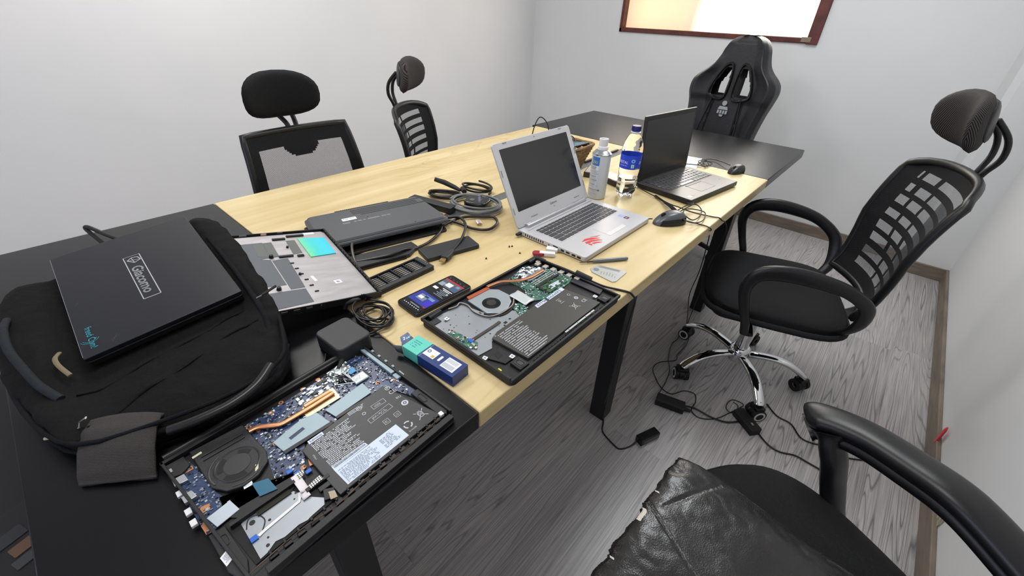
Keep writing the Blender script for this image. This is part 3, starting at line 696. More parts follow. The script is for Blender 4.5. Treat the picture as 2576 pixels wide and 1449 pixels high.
CB={
'cordA':[(750,544,772),(753,511,772),(756,453,770),(758,408,765),(774,384,757),(800,356,757),(788,325,766),(831,325,714),(821,325,652),(808,325,574),(797,325,482),(787,325,413),(1075,448,6),(997,396,6),(976,336,6),(977,312,6),(1040,283,6)],
'cordB':[(1391,398,755),(1394,360,755),(1402,335,755),(1321,300,780),(1372,300,737),(1380,300,699),(1330,300,631),(1314,300,537),(1296,300,464),(1287,300,426),(1784,410,6),(1751,380,6),(1681,370,6),(1602,374,6),(1557,363,6),(1495,410,6),(1438,414,6),(1391,378,6),(1355,334,6),(1353,289,6),(1404,260,6),(1419,220,6),(1379,200,6),(1328,196,6)],
'cordC':[(1304,396,755),(1306,365,755),(1305,345,755),(1221,310,784),(1246,310,743),(1259,310,627),(1232,310,548),(1286,310,439),(1799,416,6),(1734,418,6),(1648,424,6),(1547,393,6),(1478,355,6),(1399,337,6),(1329,330,6),(1289,325,6)],
'cordD':[(1326,224,8),(1341,185,8),(1342,123,8),(1361,70,8),(1412,27,8)],
'cordE':[(1319,192,6),(1312,157,6),(1351,110,6),(1428,76,6),(1493,52,6),(1505,68,6),(1491,98,6),(1441,101,6),(1423,82,6),(1439,65,6),(1478,67,6),(1486,88,6)],
'cordF':[(1398,-28,6),(1367,-71,6),(1361,-113,6),(1383,-159,6),(1383,-205,6),(1381,-258,6),(1376,-316,6)],
'cordG':[(1571,-16,6),(1533,-63,6),(1529,-113,6),(1484,-157,6),(1490,-201,6),(1516,-241,6),(1492,-275,6),(1523,-331,6),(1553,-374,6),(1583,-440,6)],
'hdmi':[(746,944,757),(781,910,757),(755,846,757),(691,785,757),(623,757,757),(569,747,757)],
'thick':[(451,982,760),(464,944,760),(537,872,760),(577,857,760),(629,855,760),(701,890,760),(753,915,760),(796,936,760)],
'loop1':[(748,955,758),(764,891,758),(770,828,758),(799,792,758),(846,804,758),(870,836,758),(859,860,758),(796,909,758)],
'arch':[(443,950,752),(489,998,752),(517,1004,752)],
'tangle':[(1252,572,757),(1260,505,757),(1270,455,760),(1324,454,765),(1390,443,770),(1444,422,765),(1391,392,757),(1261,387,765),(1303,423,760),(1361,418,772),(1342,373,757),(1250,362,757),(1228,403,757),(1299,417,770),(1353,402,775),(1452,466,760),(1353,384,757)],
'strap':[(1430,574,757),(1377,520,765),(1322,467,768),(1337,447,760)],
'm2':[(2040,505,757),(2036,564,757),(1948,567,757),(1945,592,757),(1973,621,757),(1871,563,757),(1930,560,757),(1976,595,757),(1918,594,757),(1909,640,757),(1871,660,757)],
'l3usb':[(828,697,765),(811,701,757),(817,730,757),(834,748,760),(848,742,765)],
'screws':[(772,686,752),(779,682,752),(765,641,752),(680,684,752),(1271,973,752)],
'bagarc':[(27,1339,800),(17,1368,820),(13,1398,840),(20,1369,845),(36,1321,830),(56,1347,800)],
'backpk':[(211,1286,800),(199,1019,860),(178,786,870),(177,703,840),(142,625,800),(126,645,770),(5,646,780),(-116,740,780),(-100,702,840),(-174,927,800),(-146,1104,840),(-63,1156,860)],
'strapweb':[(-58,702,752),(-31,642,752),(-67,585,752),(-110,577,752),(-137,618,752),(-124,700,752)],
'handle':[(-40,690,800),(-6,635,815),(34,617,830),(82,619,840),(104,628,850)],
'zip':[(-98,686,850),(-45,655,870),(25,647,880),(108,649,890),(139,654,890),(138,637,880),(111,612,870),(64,613,860),(-36,650,840),(-96,700,830)],
'pull':[(-100,703,850),(-110,692,820),(-146,714,800),(165,758,850),(186,736,870)],
'lstrap':[(-138,1020,860),(-144,937,850),(-141,886,830),(-135,873,800)],
'corneritem':[(-295,868,470),(-281,806,470),(-312,840,470)],
}
def mm2(k): return [(x/1000,y/1000) for x,y in FT[k]]
def mm3(k): return [tuple(c/1000 for c in p) for p in CB[k]]
def quadf(C): return lambda u,v:((C[0][0]*(1-u)+C[1][0]*u)*(1-v)+(C[3][0]*(1-u)+C[2][0]*u)*v,(C[0][1]*(1-u)+C[1][1]*u)*(1-v)+(C[3][1]*(1-u)+C[2][1]*u)*v)
def qbox(mb,Q,u0,u1,v0,v1,z0,z1,mi=0): mb.prism([Q(u0,v0),Q(u1,v0),Q(u1,v1),Q(u0,v1)],z0,z1,mi)
def lines(mb,Q,u0,u1,v0,v1,rows,z,mi,rg,fill=.8,wl=.012,gap=.006,hh=.5,ragged=.3):
    for r_ in range(rows):
        v=v0+(v1-v0)*(r_+.5)/rows; hv=(v1-v0)/rows*hh/2; u=u0; ue=u1-(u1-u0)*rg.random()*ragged
        while u<ue:
            w=wl*rg.uniform(.5,1.8)
            if rg.random()<fill: mb.add([(*Q(u,v-hv),z),(*Q(min(u+w,ue),v-hv),z),(*Q(min(u+w,ue),v+hv),z),(*Q(u,v+hv),z)],[(3,2,1,0)],mi)
            u+=w+gap
def inpoly(x,y,P):
    c=False
    for i in range(len(P)):
        (x1,y1),(x2,y2)=P[i-1],P[i]
        if (y1>y)!=(y2>y) and x<(x2-x1)*(y-y1)/(y2-y1)+x1: c=not c
    return c
def chips(mb,P,n,z,rg,mis,smin=.0012,smax=.004,avoid=(),h=.0015):
    xs=[p[0] for p in P]; ys=[p[1] for p in P]; k=0; t=0
    while k<n and t<n*20:
        t+=1; x=rg.uniform(min(xs),max(xs)); y=rg.uniform(min(ys),max(ys))
        if not inpoly(x,y,P) or any(inpoly(x,y,a) for a in avoid): continue
        w=rg.uniform(smin,smax)/2; d=rg.uniform(smin,smax)/2*rg.choice((1,1,.5)); 
        mb.box(x-w,x+w,y-d,y+d,z,z+h*rg.uniform(.4,1.3),rg.choice(mis)); k+=1
def spoly(pts,r=.0): return pts
def ring_at(mb,x,y,z,r0,r1,mi,n=20,h=.0003):
    mb.add([(x+r*math.cos(2*math.pi*k/n),y+r*math.sin(2*math.pi*k/n),z) for r in (r0,r1) for k in range(n)],[(k,n+k,n+(k+1)%n,(k+1)%n) for k in range(n)][::1],mi)
def seg2(mb,a,b,w,z,mi):
    a=Vector((*a,z));b=Vector((*b,z)); d=(b-a).normalized(); n=Vector((-d.y,d.x,0))*w/2
    mb.add([a-n,b-n,b+n,a+n],[(0,1,2,3)],mi)
def symbols(mb,z,mi,ce,ul=None,bins=None,rec=None,s=1,rz=0):
    pass
DARKF=mat('chassis_black','#121215',.5,bump=.1,bscale=500)
BATM=mat('battery_wrap','#2c2d30',.42,bump=.05,bscale=700)
BATM2=mat('battery_matte','#3a3936',.5,bump=.15,bscale=60)
CHG=mat('chip_grey','#6d7680',.4); CHS=mat('chip_silver','#aab4ba',.35,metal=.4)
TEALC=mat('teal_film','#1b5d78',.4); WHB=mat('pale_blue_label','#c3cfe0',.5)
SHLD=mat('shield_foil','#8fa0a8',.5,metal=.35,bump=.2,bscale=60)
# ================================================================ laptop with blue board (near)
def laptop_blue():
    c=thing('laptop','upturned black laptop base opened to its blue circuit board on the near black table end','laptop',(.11,.47,.75))
    rg=random.Random(5); W=dict(world=True)
    out=[(-.056,.582),(.25,.602),(.268,.592),(.281,.362),(.274,.349),(-.012,.335),(-.03,.345)]
    MB().prism(out,.7505,.7555).obj('base_shell',DARKF,c,bev=.0015,**W)
    # raised rim walls
    r=MB()
    for a,b,w in ((out[0],out[1],.006),(out[2],out[3],.004),(out[4],out[5],.010),(out[6],out[0],.004)):
        d=Vector((b[0]-a[0],b[1]-a[1],0)).normalized(); n=Vector((-d.y,d.x,0))
        A=Vector((*a,0));B=Vector((*b,0)); q=[A,B,B-n*w,A-n*w] if True else 0
        cx,cy=.11,.47
        if (n.x*(cx-a[0])+n.y*(cy-a[1]))>0: q=[A,B,B+n*w,A+n*w]
        r.prism([(p.x,p.y) for p in q],.7555,.7655)
    # ridged clips along the front palm rest
    for k in range(16):
        x=-.005+k*.017; y=.347+.0008*k; r.box(x,x+.010,y+.004,y+.011,.7555,.760); r.box(x+.002,x+.005,y+.009,y+.015,.7555,.762)
    r.obj('rim',DARKF,c,bev=.0008,**W)
    # hinge bar along the back
    MB().sweep([(-.05,.587,.764),(.245,.604,.764)],.005,seg=10).obj('hinge_cover',BLK,c,smooth=60,**W)
    # antenna wire along the front
    MB().sweep(smoothpath([(-.03,.352,.762),(.03,.358,.761),(.08,.353,.763),(.13,.360,.761),(.18,.356,.763),(.23,.363,.762),(.262,.364,.764)],5),.0007,seg=6).obj('antenna_wire',mat('wire_brown','#5a4a40',.4),c,smooth=60,**W)
    # circuit board
    board=mm2('l1board'); bat=[(.088,.462),(.236,.483),(.263,.371),(.090,.363)]
    silv=[mm2('l1silv1'),mm2('l1silv2'),mm2('l1wifi'),bat]
    b=MB(); b.prism(board,.7560,.7575,0)
    chips(b,board,620,.7575,rg,[1,1,2,2,3,3,4],.0012,.0042,silv)
    chips(b,[(.125,.54),(.20,.545),(.20,.585),(.125,.575)],60,.7575,rg,[1,1,3,3,4],.004,.008,[],.0025)
    b.obj('circuit_board',[PCBB,BLK,CHG,CHS,WHT],c,smooth=0,**W)
    io=[(-.052,.574),(-.030,.574),(-.024,.545),(-.018,.487),(-.010,.462),(-.033,.437),(-.045,.436)]
    b=MB(); b.prism(io,.7560,.7575,0); chips(b,io,110,.7575,rg,[1,2,3,3],.0012,.004); b.obj('daughter_board',[PCBB,BLK,CHG,CHS],c,smooth=0,**W)
    # copper pads
    cp=MB()
    for p in ((.051,.564),(.058,.548),(.085,.568),(.105,.577),(.142,.580),(.170,.583),(.066,.506),(.076,.440),(.236,.503),(.262,.489)):
        cp.prism(circ(*p,.0038,14),.7575,.7580)
    for k in ('l1or1','l1or2','l1or3'): cp.prism(mm2(k),.7576,.7582)
    cp.prism([(.083,.435),(.095,.432),(.094,.446),(.086,.447)],.7577,.7583)
    cp.split('copper_pad',COPP,c,**W)
    hs=MB()
    for p in ((.051,.564),(.105,.577),(.066,.506),(.236,.503),(.078,.440)): hs.prism(circ(*p,.0015,10),.758,.7584)
    hs.split('screw_hole',BLK,c,**W)
    # heat pipe and plate
    MB().prism([(.120,.516),(.176,.517),(.178,.546),(.130,.546),(.118,.535)],.758,.7598).obj('heat_plate',GLD,c,bev=.0005,**W)
    P=smoothpath([(x,y,.7625) for x,y in [(.048,.552),(.060,.550),(.074,.539),(.086,.531),(.100,.530),(.117,.530),(.135,.530),(.153,.531),(.172,.532)]],5)
    MB().sweep(P,.0042,.0018,seg=10,up=(0,0,1),sq=3).obj('heat_pipe',COP,c,smooth=60,**W)
    MB().sweep([(.126,.539,.762),(.170,.540,.762)],.0042,.0016,seg=10,up=(0,0,1),sq=3).obj('heat_pipe',COP,c,smooth=60,**W)
    # shields over memory
    for k,nm in (('l1silv1','memory_shield'),('l1silv2','memory_shield')):
        C=mm2(k); 
        if k=='l1silv1': C=[(.064,.508),(.111,.519),(.134,.514),(.139,.482),(.068,.482)]
        m_=MB().prism(C,.7600,.7613,0)
        if k=='l1silv1': 
            m_.add([(.083,.499,.76145),(.106,.503,.76145),(.107,.497,.76145),(.084,.493,.76145)],[(0,1,2,3)][::-1],1)
        m_.obj(nm,[SHLD,mat('slot_navy','#2b3550',.5)],c,bev=.0005,**W)
    MB().box(.068,.138,.476,.4815,.758,.7612).obj('memory_socket',BLK,c,**W); MB().box(.150,.218,.4800,.4855,.758,.7612).obj('memory_socket',BLK,c,**W)
    w=MB(); w.prism([(.209,.544),(.236,.545),(.237,.523),(.208,.523)],.7585,.7603,0); Q=quadf([(.209,.544),(.236,.545),(.237,.523),(.208,.523)]); qbox(w,Q,.05,.85,.1,.9,.7603,.7606,1); lines(w,Q,.1,.6,.15,.7,6,.7608,2,rg,wl=.05,gap=.03); qbox(w,Q,.92,1.0,-.05,1.05,.7585,.762,3)
    w.obj('wireless_card',[CHG,WHT,GRYI,BLK],c,**W)
    f=MB()
    for k in range(14):
        a=rg.uniform(.185,.21),rg.uniform(.535,.575),.761
        f.sweep(smoothpath([a,(a[0]+rg.uniform(-.01,.012),a[1]+rg.uniform(-.01,.01),.764),(.208,.535+rg.uniform(-.008,.008),.7615)],4),.0007,seg=5,mi=rg.choice((0,0,1)))
    f.obj('antenna_leads',[CAB,WHT],c,smooth=60,**W)
    fo=MB()
    def foil(u,v):
        from mathutils import noise
        x=.186+.034*u; y=.550+.030*v+.012*u; return Vector((x,y,.7605+.0035*noise.noise(Vector((u*5,v*5,2)))))
    fo.grid(foil,10,10); fo.obj('foil_tape',mat('crumpled_foil','#b7c2c2',.25,metal=.7),c,solid=.0004,**W)
    MB().prism([(.212,.566),(.226,.566),(.226,.552),(.214,.551)],.7595,.7605).obj('blue_tape',mat('blue_tape','#2f86b8',.4),c,**W)
    # port strip
    ps=MB(); ps.prism([(.258,.592),(.266,.588),(.273,.500),(.262,.500)],.758,.7635)
    for k in range(4):
        y=.578-.020*k; ps.box(.266+.0012*k,.275+.001*k,y-.006,y,.757,.762)
    ps.box(.262,.278,.483,.497,.757,.762); ps.obj('port_strip',SHLD,c,bev=.0006,**W)
    # fan
    fan=MB(); fp=[(-.023,.576),(.046,.572),(.052,.500),(.046,.482),(.030,.470),(.010,.467),(-.008,.475),(-.020,.495)]
    fan.prism(fp,.7565,.7620,0)
    fo_=obj_fan=fan.obj('fan',mat('fan_black','#1c1c1e',.45,bump=.15,bscale=700),c,bev=.001,**W)
    q=MB(); q.lathe([(.026,.7621),(.0275,.7632),(.029,.7621)],c=(.016,.507,0),seg=40,cap=False); q.lathe([(.017,.7621),(.0165,.7628),(0,.7628)],c=(.016,.507,0),seg=32,cap=False)
    for k in range(2): q.sweep(smoothpath([(.016+.034*math.cos(t/10),.507+.034*math.sin(t/10),.7622) for t in range(20+k*22,36+k*20,3)],3),.0014,.0008,seg=6)
    q.box(-.014,.040,.553,.5545,.762,.7633).box(-.014,.040,.545,.5465,.762,.7633)
    q.obj('fan_grille',mat('fan_detail','#2a2a2c',.4),c,smooth=50,**W)
    hl=MB(); 
    for a0,a1 in ((.4,1.2),(2.0,3.1),(3.6,4.9)): 
        pts=[(.016+.0245*math.cos(a0+(a1-a0)*k/8),.507+.0245*math.sin(a0+(a1-a0)*k/8)) for k in range(9)]+[(.016+.0178*math.cos(a1-(a1-a0)*k/8),.507+.0178*math.sin(a1-(a1-a0)*k/8)) for k in range(9)]
        hl.prism(pts,.7619,.7622)
    hl.obj('fan_openings',MATB,c,**W)
    st=MB()
    for (x,y,w_,h_,a) in ((-.017,.562,.012,.004,.1),(.032,.482,.011,.004,1.2)): st.prism(rrect(x,y,w_,h_,.0005,2,a),.7622,.7625)
    st.split('cream_tag',mat('cream_tag','#c9c2a4',.5),c,**W)
    # blue film, stickers, ssd and ports
    MB().prism([(.018,.464),(.036,.456),(.038,.432),(.018,.438)],.7600,.7606).obj('film_pad',TEALC,c,**W)
    s=MB(); Q=quadf(mm2('l1stick')); qbox(s,Q,0,1,0,1,.7600,.7604,0); lines(s,Q,.15,.8,.2,.8,3,.76055,1,rg,wl=.2,gap=.05,ragged=0); s.obj('white_sticker',[WHT,GRYI],c,**W); s=MB()
    Q=quadf([(-.043,.394),(-.035,.398),(-.033,.383),(-.041,.379)]); qbox(s,Q,0,1,0,1,.7615,.7618,0); lines(s,Q,.2,.8,.15,.8,5,.76195,1,rg,wl=.2,gap=.05)
    s.obj('white_sticker',[WHT,GRYI],c,**W)
    MB().prism([(-.038,.457),(-.010,.461),(-.006,.440),(-.033,.436)],.7585,.7600).obj('solid_state_drive',mat('drive_pale','#b4bfc9',.4),c,bev=.0004,**W)
    d=MB(); d.prism(mm2('l1usb'),.758,.7645); d.obj('usb_port',STL,c,bev=.0006,**W)
    d=MB(); d.prism(mm2('l1sd'),.758,.7615); d.obj('card_slot',STL,c,bev=.0004,**W)
    d=MB(); 
    for y in (.517,.482,.462): d.box(-.054,-.047,y-.005,y+.005,.757,.7615)
    d.obj('port_shell',WHTM,c,bev=.0005,**W)
    d=MB(); d.prism([(-.054,.574),(-.030,.574),(-.028,.553),(-.040,.545),(-.053,.548)],.7565,.7625); d.obj('hinge_block',DARKF,c,bev=.001,**W)
    MB().box(-.052,-.047,.556,.563,.7625,.764).obj('hinge_screw',STL,c,**W)
    d=MB(); d.prism([(-.018,.478),(-.010,.462),(-.020,.445),(.036,.454),(.075,.436),(.05,.416),(-.010,.428),(-.02,.44)],.7560,.7590); d.obj('plastic_bracket',DARKF,c,bev=.0006,**W)
    # drive bay
    MB().prism([(-.026,.432),(-.018,.436),(.056,.426),(.082,.380),(.084,.366),(-.018,.360)],.7556,.7572).obj('bay_floor',MATB,c,**W)
    MB().box(-.022,.058,.4215,.4265,.757,.7645,M=None).obj('bay_wall',DARKF,c,**W)
    by=[(-.012,.420),(-.006,.424),(.050,.418),(.060,.395),(.074,.378),(.070,.369),(.052,.367),(.046,.3655),(.036,.368),(.018,.366),(.008,.369),(-.004,.363),(-.012,.362)]
    t_=MB(); t_.prism(by,.7572,.7580,0)
    for x,y,r_ in ((.000,.371,.0022),(.004,.380,.0014),(.014,.400,.0018),(.052,.411,.0016),(-.002,.412,.0035),(.047,.404,.0012)): t_.prism(circ(x,y,r_,12),.7580,.7582,1)
    t_.box(.006,.048,.414,.4215,.758,.7600,2)
    t_.sweep(smoothpath([(-.010,.408,.7583),(-.004,.419,.7583),(.006,.417,.7583),(.010,.404,.7583),(.002,.392,.7583)],5),.0008,.0004,seg=6,mi=1)
    t_.obj('drive_tray',[ALU,BLK,mat('foam_dark','#26261f',.8)],c,**W)
    rb=MB(); rb.sweep([(.056,.406,.7605),(.050,.396,.7588),(.004,.391,.7588),(-.003,.389,.7595)],.0028,.0003,seg=4,up=(0,0,1)); rb.obj('ribbon_cable',WHTM,c,**W)
    MB().box(-.012,-.004,.386,.393,.758,.7605).obj('ribbon_connector',BLUE,c,**W)
    # speakers
    sp=MB(); sp.prism([(-.044,.432),(-.026,.430),(-.022,.372),(-.028,.352),(-.036,.356),(-.042,.372)],.7558,.7610); sp.obj('speaker',DARKF,c,bev=.001,**W)
    q=MB(); q.sweep([(x,y,.7612) for x,y in rrect(-.033,.412,.010,.016,.004,4)],.0008,seg=6,closed=True); q.sweep([(x,y,.7622) for x,y in rrect(.266,.418,.0075,.020,.003,4)],.0008,seg=6,closed=True); q.obj('speaker_rings',mat('speaker_rim','#2e2f33',.4),c,smooth=50,**W)
    sp=MB(); sp.prism([(.259,.440),(.275,.440),(.280,.372),(.272,.364),(.262,.378)],.7558,.7618); sp.obj('speaker',mat('speaker_grey','#232426',.5),c,bev=.001,**W)
    MB().box(.262,.269,.366,.374,.758,.764).obj('corner_bracket',WHTM,c,bev=.0006,**W)
    # hdd connector cluster with checkered tabs
    k_=MB(); k_.box(.062,.094,.398,.404,.758,.7625); k_.box(.074,.092,.386,.394,.758,.7615); k_.prism([(.072,.372),(.084,.366),(.090,.380),(.078,.388)],.758,.7612); k_.obj('connector_block',BLK,c,bev=.0006,**W)
    MB().prism([(.078,.366),(.086,.363),(.088,.374),(.081,.378)],.7612,.7630).obj('metal_clip',mat('tan_metal','#8b8270',.4,metal=.5),c,**W)
    def checker(nm):
        m,nt,bs,N,L=newmat(nm); tc=N('ShaderNodeTexCoord'); mp=N('ShaderNodeMapping'); mp.inputs['Rotation'].default_value=(0,0,R(45)); L(tc.outputs['Object'],mp.inputs[0])
        ck=N('ShaderNodeTexChecker'); ck.inputs['Scale'].default_value=480; ck.inputs[1].default_value=lin('#e8e6df'); ck.inputs[2].default_value=lin('#34342f'); L(mp.outputs[0],ck.inputs[0]); L(ck.outputs[0],bs.inputs['Base Color']); return m
    CK=checker('checkered_tab')
    MB().prism([(.066,.405),(.085,.408),(.086,.400),(.068,.398)],.7632,.7636).obj('checkered_tab',CK,c,**W)
    MB().prism([(.062,.433),(.075,.433),(.071,.425),(.063,.422)],.7632,.7636).obj('checkered_tab',CK,c,**W)
    fx=MB(); fx.grid(lambda u,v:Vector((.056+.011*u,.432-.030*v,.7638-.006*v*u)),4,6); fx.grid(lambda u,v:Vector((.054+.010*u,.404-.012*v,.760+.001*u)),3,3); fx.obj('white_flex',mat('flex_white','#d9d4d8',.5),c,solid=.0003,**W)
    bc=MB()
    for x,y in ((.078,.428),(.060,.446),(.066,.436)): bc.box(x-.004,x+.004,y-.003,y+.003,.7576,.7600)
    bc.split('blue_connector',BLUE,c,bev=.0004,**W)
    # battery
    B=MB(); B.prism([(.086,.462),(.1,.4715),(.236,.487),(.2645,.371),(.0895,.3635)],.7562,.7618,0); bo=B.obj('battery',BATM,c,bev=.0008,**W)
    z=.7620; p=MB(); Q=quadf([(.097,.466),(.236,.484),(.262,.372),(.103,.368)])
    lines(p,quadf([(.099,.464),(.165,.469),(.160,.409),(.102,.409)]),0,1,.0,1,19,z,0,rg,.9,.03,.012,.55,.35)
    lines(p,quadf([(.165,.478),(.195,.478),(.195,.470),(.165,.470)]),0,1,.0,1,3,z,0,rg,.9,.05,.02,.55,.2)
    s_=quadf(mm2('l1label')); qbox(p,s_,0,1,0,1,z-.0002,z+.0001,1); lines(p,s_,.03,.6,.1,.95,13,z+.0003,2,rg,.85,.02,.01,.5,.2); lines(p,s_,.66,.97,.1,.8,9,z+.0003,2,rg,.85,.03,.015,.5,.4)
    br=quadf(mm2('l1bar')); qbox(p,br,0,1,0,1,z-.0002,z+.0001,1)
    u=.04
    while u<.96: w_=rg.uniform(.003,.010); p.add([(*br(u,.15),z+.0003),(*br(u+w_,.15),z+.0003),(*br(u+w_,.7),z+.0003),(*br(u,.7),z+.0003)],[(0,1,2,3),(3,2,1,0)][:1],3); u+=w_+rg.uniform(.004,.012)
    lq=quadf([(.0985,.4725),(.1215,.4735),(.1215,.4665),(.0985,.4655)]); qbox(p,lq,0,1,0,1,z-.0002,z+.0001,1)
    put_text(p,'Lenovo',.0062,(.110,.4695,z+.0004),0,3)
    put_text(p,'CE',.011,(.240,.464,z+.0002),0,0); put_text(p,'RU',.007,(.240,.447,z+.0002),0,0)
    for (x,y,r0,r1) in ((.2385,.4765,.0035,.0045),(.2385,.4765,.001,.002),(.240,.430,.003,.0058),(.240,.430,.0,.0015),(.183,.472,.0035,.0042),(.183,.458,.002,.003)): ring_at(p,x,y,z+.0001,r0,r1,0)
    for C in (((.198,.463),(.221,.463),(.221,.454),(.198,.454)),((.180,.443),(.221,.447),(.222,.437),(.180,.434)),((.2135,.424),(.2225,.424),(.2225,.415),(.2135,.415)),((.194,.424),(.203,.424),(.203,.415),(.194,.415))):
        for k in range(4): seg2(p,C[k],C[(k+1)%4],.0006,z+.0001,0)
        lines(p,quadf(C),.15,.85,.25,.8,3,z+.0001,0,rg,.85,.06,.03,.45,.3)
    # crossed bin and recycling arrows
    def bin_(x,y,s,mi):
        for a,b in (((-1,-1),(1,1)),((-1,1),(1,-1)),((-.5,.55),(-.35,-.6)),((.5,.55),(.35,-.6)),((-.6,.55),(.6,.55)),((-.35,-.6),(.35,-.6)),((-.3,.8),(.3,.8))): seg2(p,(x+a[0]*s,y+a[1]*s),(x+b[0]*s,y+b[1]*s),s*.12,z+.0001,mi)
    bin_(.2435,.393,.0085,0)
    for k in range(3):
        a=R(90+120*k); x0,y0=.2175,.391
        for d0,d1 in ((-50,-10),(-10,30)):
            seg2(p,(x0+.0065*math.cos(a+R(d0)),y0+.0065*math.sin(a+R(d0))),(x0+.0065*math.cos(a+R(d1)),y0+.0065*math.sin(a+R(d1))),.0022,z+.0001,0)
    put_text(p,'Li-ion00',.0042,(.218,.379,z+.0001),0,0)
    put_text(p,'P75N.4',.0035,(.0935,.440,z+.0001),R(-90),0)
    po=p.obj('battery_print',[LPR,WHB,mat('print_slate','#7c8796',.6),INK],bo,smooth=0); 
    po.data.transform(PM[c.name].inverted())
laptop_blue()
# ================================================================ laptop with green board
def laptop_green():
    c=thing('laptop','upturned black laptop base with green circuit board and round silver fan on the oak','laptop',(.575,.46,.75))
    rg=random.Random(9); W=dict(world=True)
    out=rrect(.574,.458,.366,.252,.012,4)
    MB().prism(out,.7505,.7605).obj('base_shell',DARKF,c,bev=.002,**W)
    r=MB()
    for x0,x1,y0,y1 in ((.391,.757,.331,.337),(.391,.757,.579,.585),(.391,.396,.337,.579),(.752,.757,.337,.579)): r.box(x0,x1,y0,y1,.7605,.7685)
    for k in range(12):
        x=.460+k*.009; r.box(x,x+.006,.339,.3425,.7605,.765)
    for k in range(9):
        x=.575+k*.018; r.box(x,x+.012,.3385,.3415,.7605,.7655)
    r.obj('rim',DARKF,c,bev=.0015,**W)
    tr=[(.400,.560),(.412,.572),(.470,.566),(.488,.565),(.497,.520),(.514,.475),(.545,.478),(.560,.452),(.520,.441),(.484,.441),(.446,.434),(.432,.420),(.400,.424)]
    t_=MB(); t_.prism(tr,.7606,.7622,0)
    for k in range(26):
        x=rg.uniform(.405,.50); y=rg.uniform(.43,.56)
        if inpoly(x,y,tr): t_.prism(circ(x,y,rg.choice((.0011,.0014,.0018)),10),.7622,.76225,1)
    for (x,y) in ((.425,.548),(.410,.505),(.416,.492),(.438,.468)):
        t_.sweep([(x-.003,y,.7624),(x-.003,y-.004,.7624),(x,y-.006,.7624),(x+.003,y-.004,.7624),(x+.003,y,.7624)],.0005,.0002,seg=4,mi=1)
    for x,y,w_,h_ in ((.503,.452,.008,.006),(.520,.455,.005,.004),(.497,.448,.004,.004),(.489,.512,.006,.006)): t_.box(x,x+w_,y,y+h_,.7622,.7624,1)
    t_.obj('drive_tray',[ALU,BLK],c,**W)
    board=mm2('l2board'); bat=[(.451,.440),(.699,.452),(.703,.351),(.455,.350)]
    ram=[(.657,.487),(.728,.480),(.723,.455),(.656,.455)]
    b=MB(); b.prism(board,.7612,.7628,0); chips(b,board,330,.7628,rg,[1,2,3,3,4],.0012,.0045,[ram],.002)
    chips(b,[(.64,.555),(.70,.570),(.735,.535),(.70,.535),(.65,.53)],70,.7628,rg,[3,4,4,1,2],.004,.010,[],.003)
    b.obj('circuit_board',[PCBG,BLK,CHG,CHS,WHT],c,smooth=0,**W)
    p=MB()
    for k in range(6):
        y=.555-.022*k; x=.728+.003*k; p.box(x,x+.014,y-.006,y+.006,.762,.7675)
    p.box(.738,.750,.556,.566,.762,.768); p.obj('port_shell',mat('port_silver','#c4bdb6',.35,metal=.5),c,bev=.0007,**W)
    rm=MB(); rm.prism(ram,.7640,.7652,0); Q=quadf(ram); qbox(rm,Q,.2,.9,.35,.8,.7652,.7655,1); lines(rm,Q,.25,.8,.4,.75,2,.7657,2,rg,wl=.04,gap=.02); chips(rm,ram,14,.7652,rg,[3],.005,.008)
    rm.obj('memory_module',[mat('ram_green','#2f5a3c',.4),WHB,GRYI,mat('ram_chip_green','#24452f',.4)],c,**W)
    MB().box(.650,.732,.486,.492,.763,.7665).box(.650,.656,.456,.486,.763,.7655).obj('memory_socket',BLK,c,**W)
    for y in (.497,.503,.509): MB().box(.655,.73,y,y+.0028,.763,.7655).obj('connector_rail',mat('rail_grey','#8f9a96',.4),c,**W)
    # fan
    MB().prism([(.575,.566),(.625,.556),(.632,.505),(.610,.49),(.580,.52)],.7606,.7612).obj('fan_bay',MATB,c,**W)
    fp=[(.503,.564),(.568,.562),(.582,.545),(.583,.515),(.568,.494),(.545,.482),(.518,.483),(.500,.502)]
    fn=MB(); fn.prism(fp,.7612,.7660); fn.obj('fan',mat('fan_silver','#a9b3ba',.34,metal=.6),c,bev=.001,**W)
    q=MB(); q.lathe([(.0205,.7662),(0.0,.7662)],c=(.532,.520,0),seg=36,mi=0,cap=False)
    for k in range(36):
        a=2*math.pi*k/36; Mx=Matrix.Translation((.532,.520,.7663))@Matrix.Rotation(a,4,'Z'); q.box(.011,.0195,-.0003,.0003,0,.0008,1,M=Mx)
    q.lathe([(.011,.7664),(.0105,.7676),(0,.7676)],c=(.532,.520,0),seg=28,mi=1,cap=False); q.obj('fan_rotor',[MATB,mat('rotor_black','#26272a',.4)],c,smooth=40,**W)
    MB().sweep(smoothpath([(.497,.507,.762),(.515,.479,.762),(.545,.476,.762),(.575,.490,.762)],5),.003,.003,seg=8).obj('fan_gasket',RUB,c,smooth=60,**W)
    MB().prism([(.508,.573),(.569,.570),(.569,.561),(.506,.563)],.7640,.7682).obj('radiator_fin',mat('copper_fin','#c0684a',.35,metal=.7),c,bev=.0006,**W)
    P=smoothpath([(x,y,.7690) for x,y in [(.568,.569),(.582,.567),(.607,.560),(.636,.536),(.665,.526),(.690,.524),(.716,.524)]],5)
    MB().sweep(P,.0042,.0016,seg=10,up=(0,0,1),sq=3).obj('heat_pipe',COP,c,smooth=60,**W)
    MB().prism([(.655,.532),(.72,.534),(.722,.517),(.66,.517)],.764,.7672).obj('heat_plate',STL,c,bev=.0005,**W)
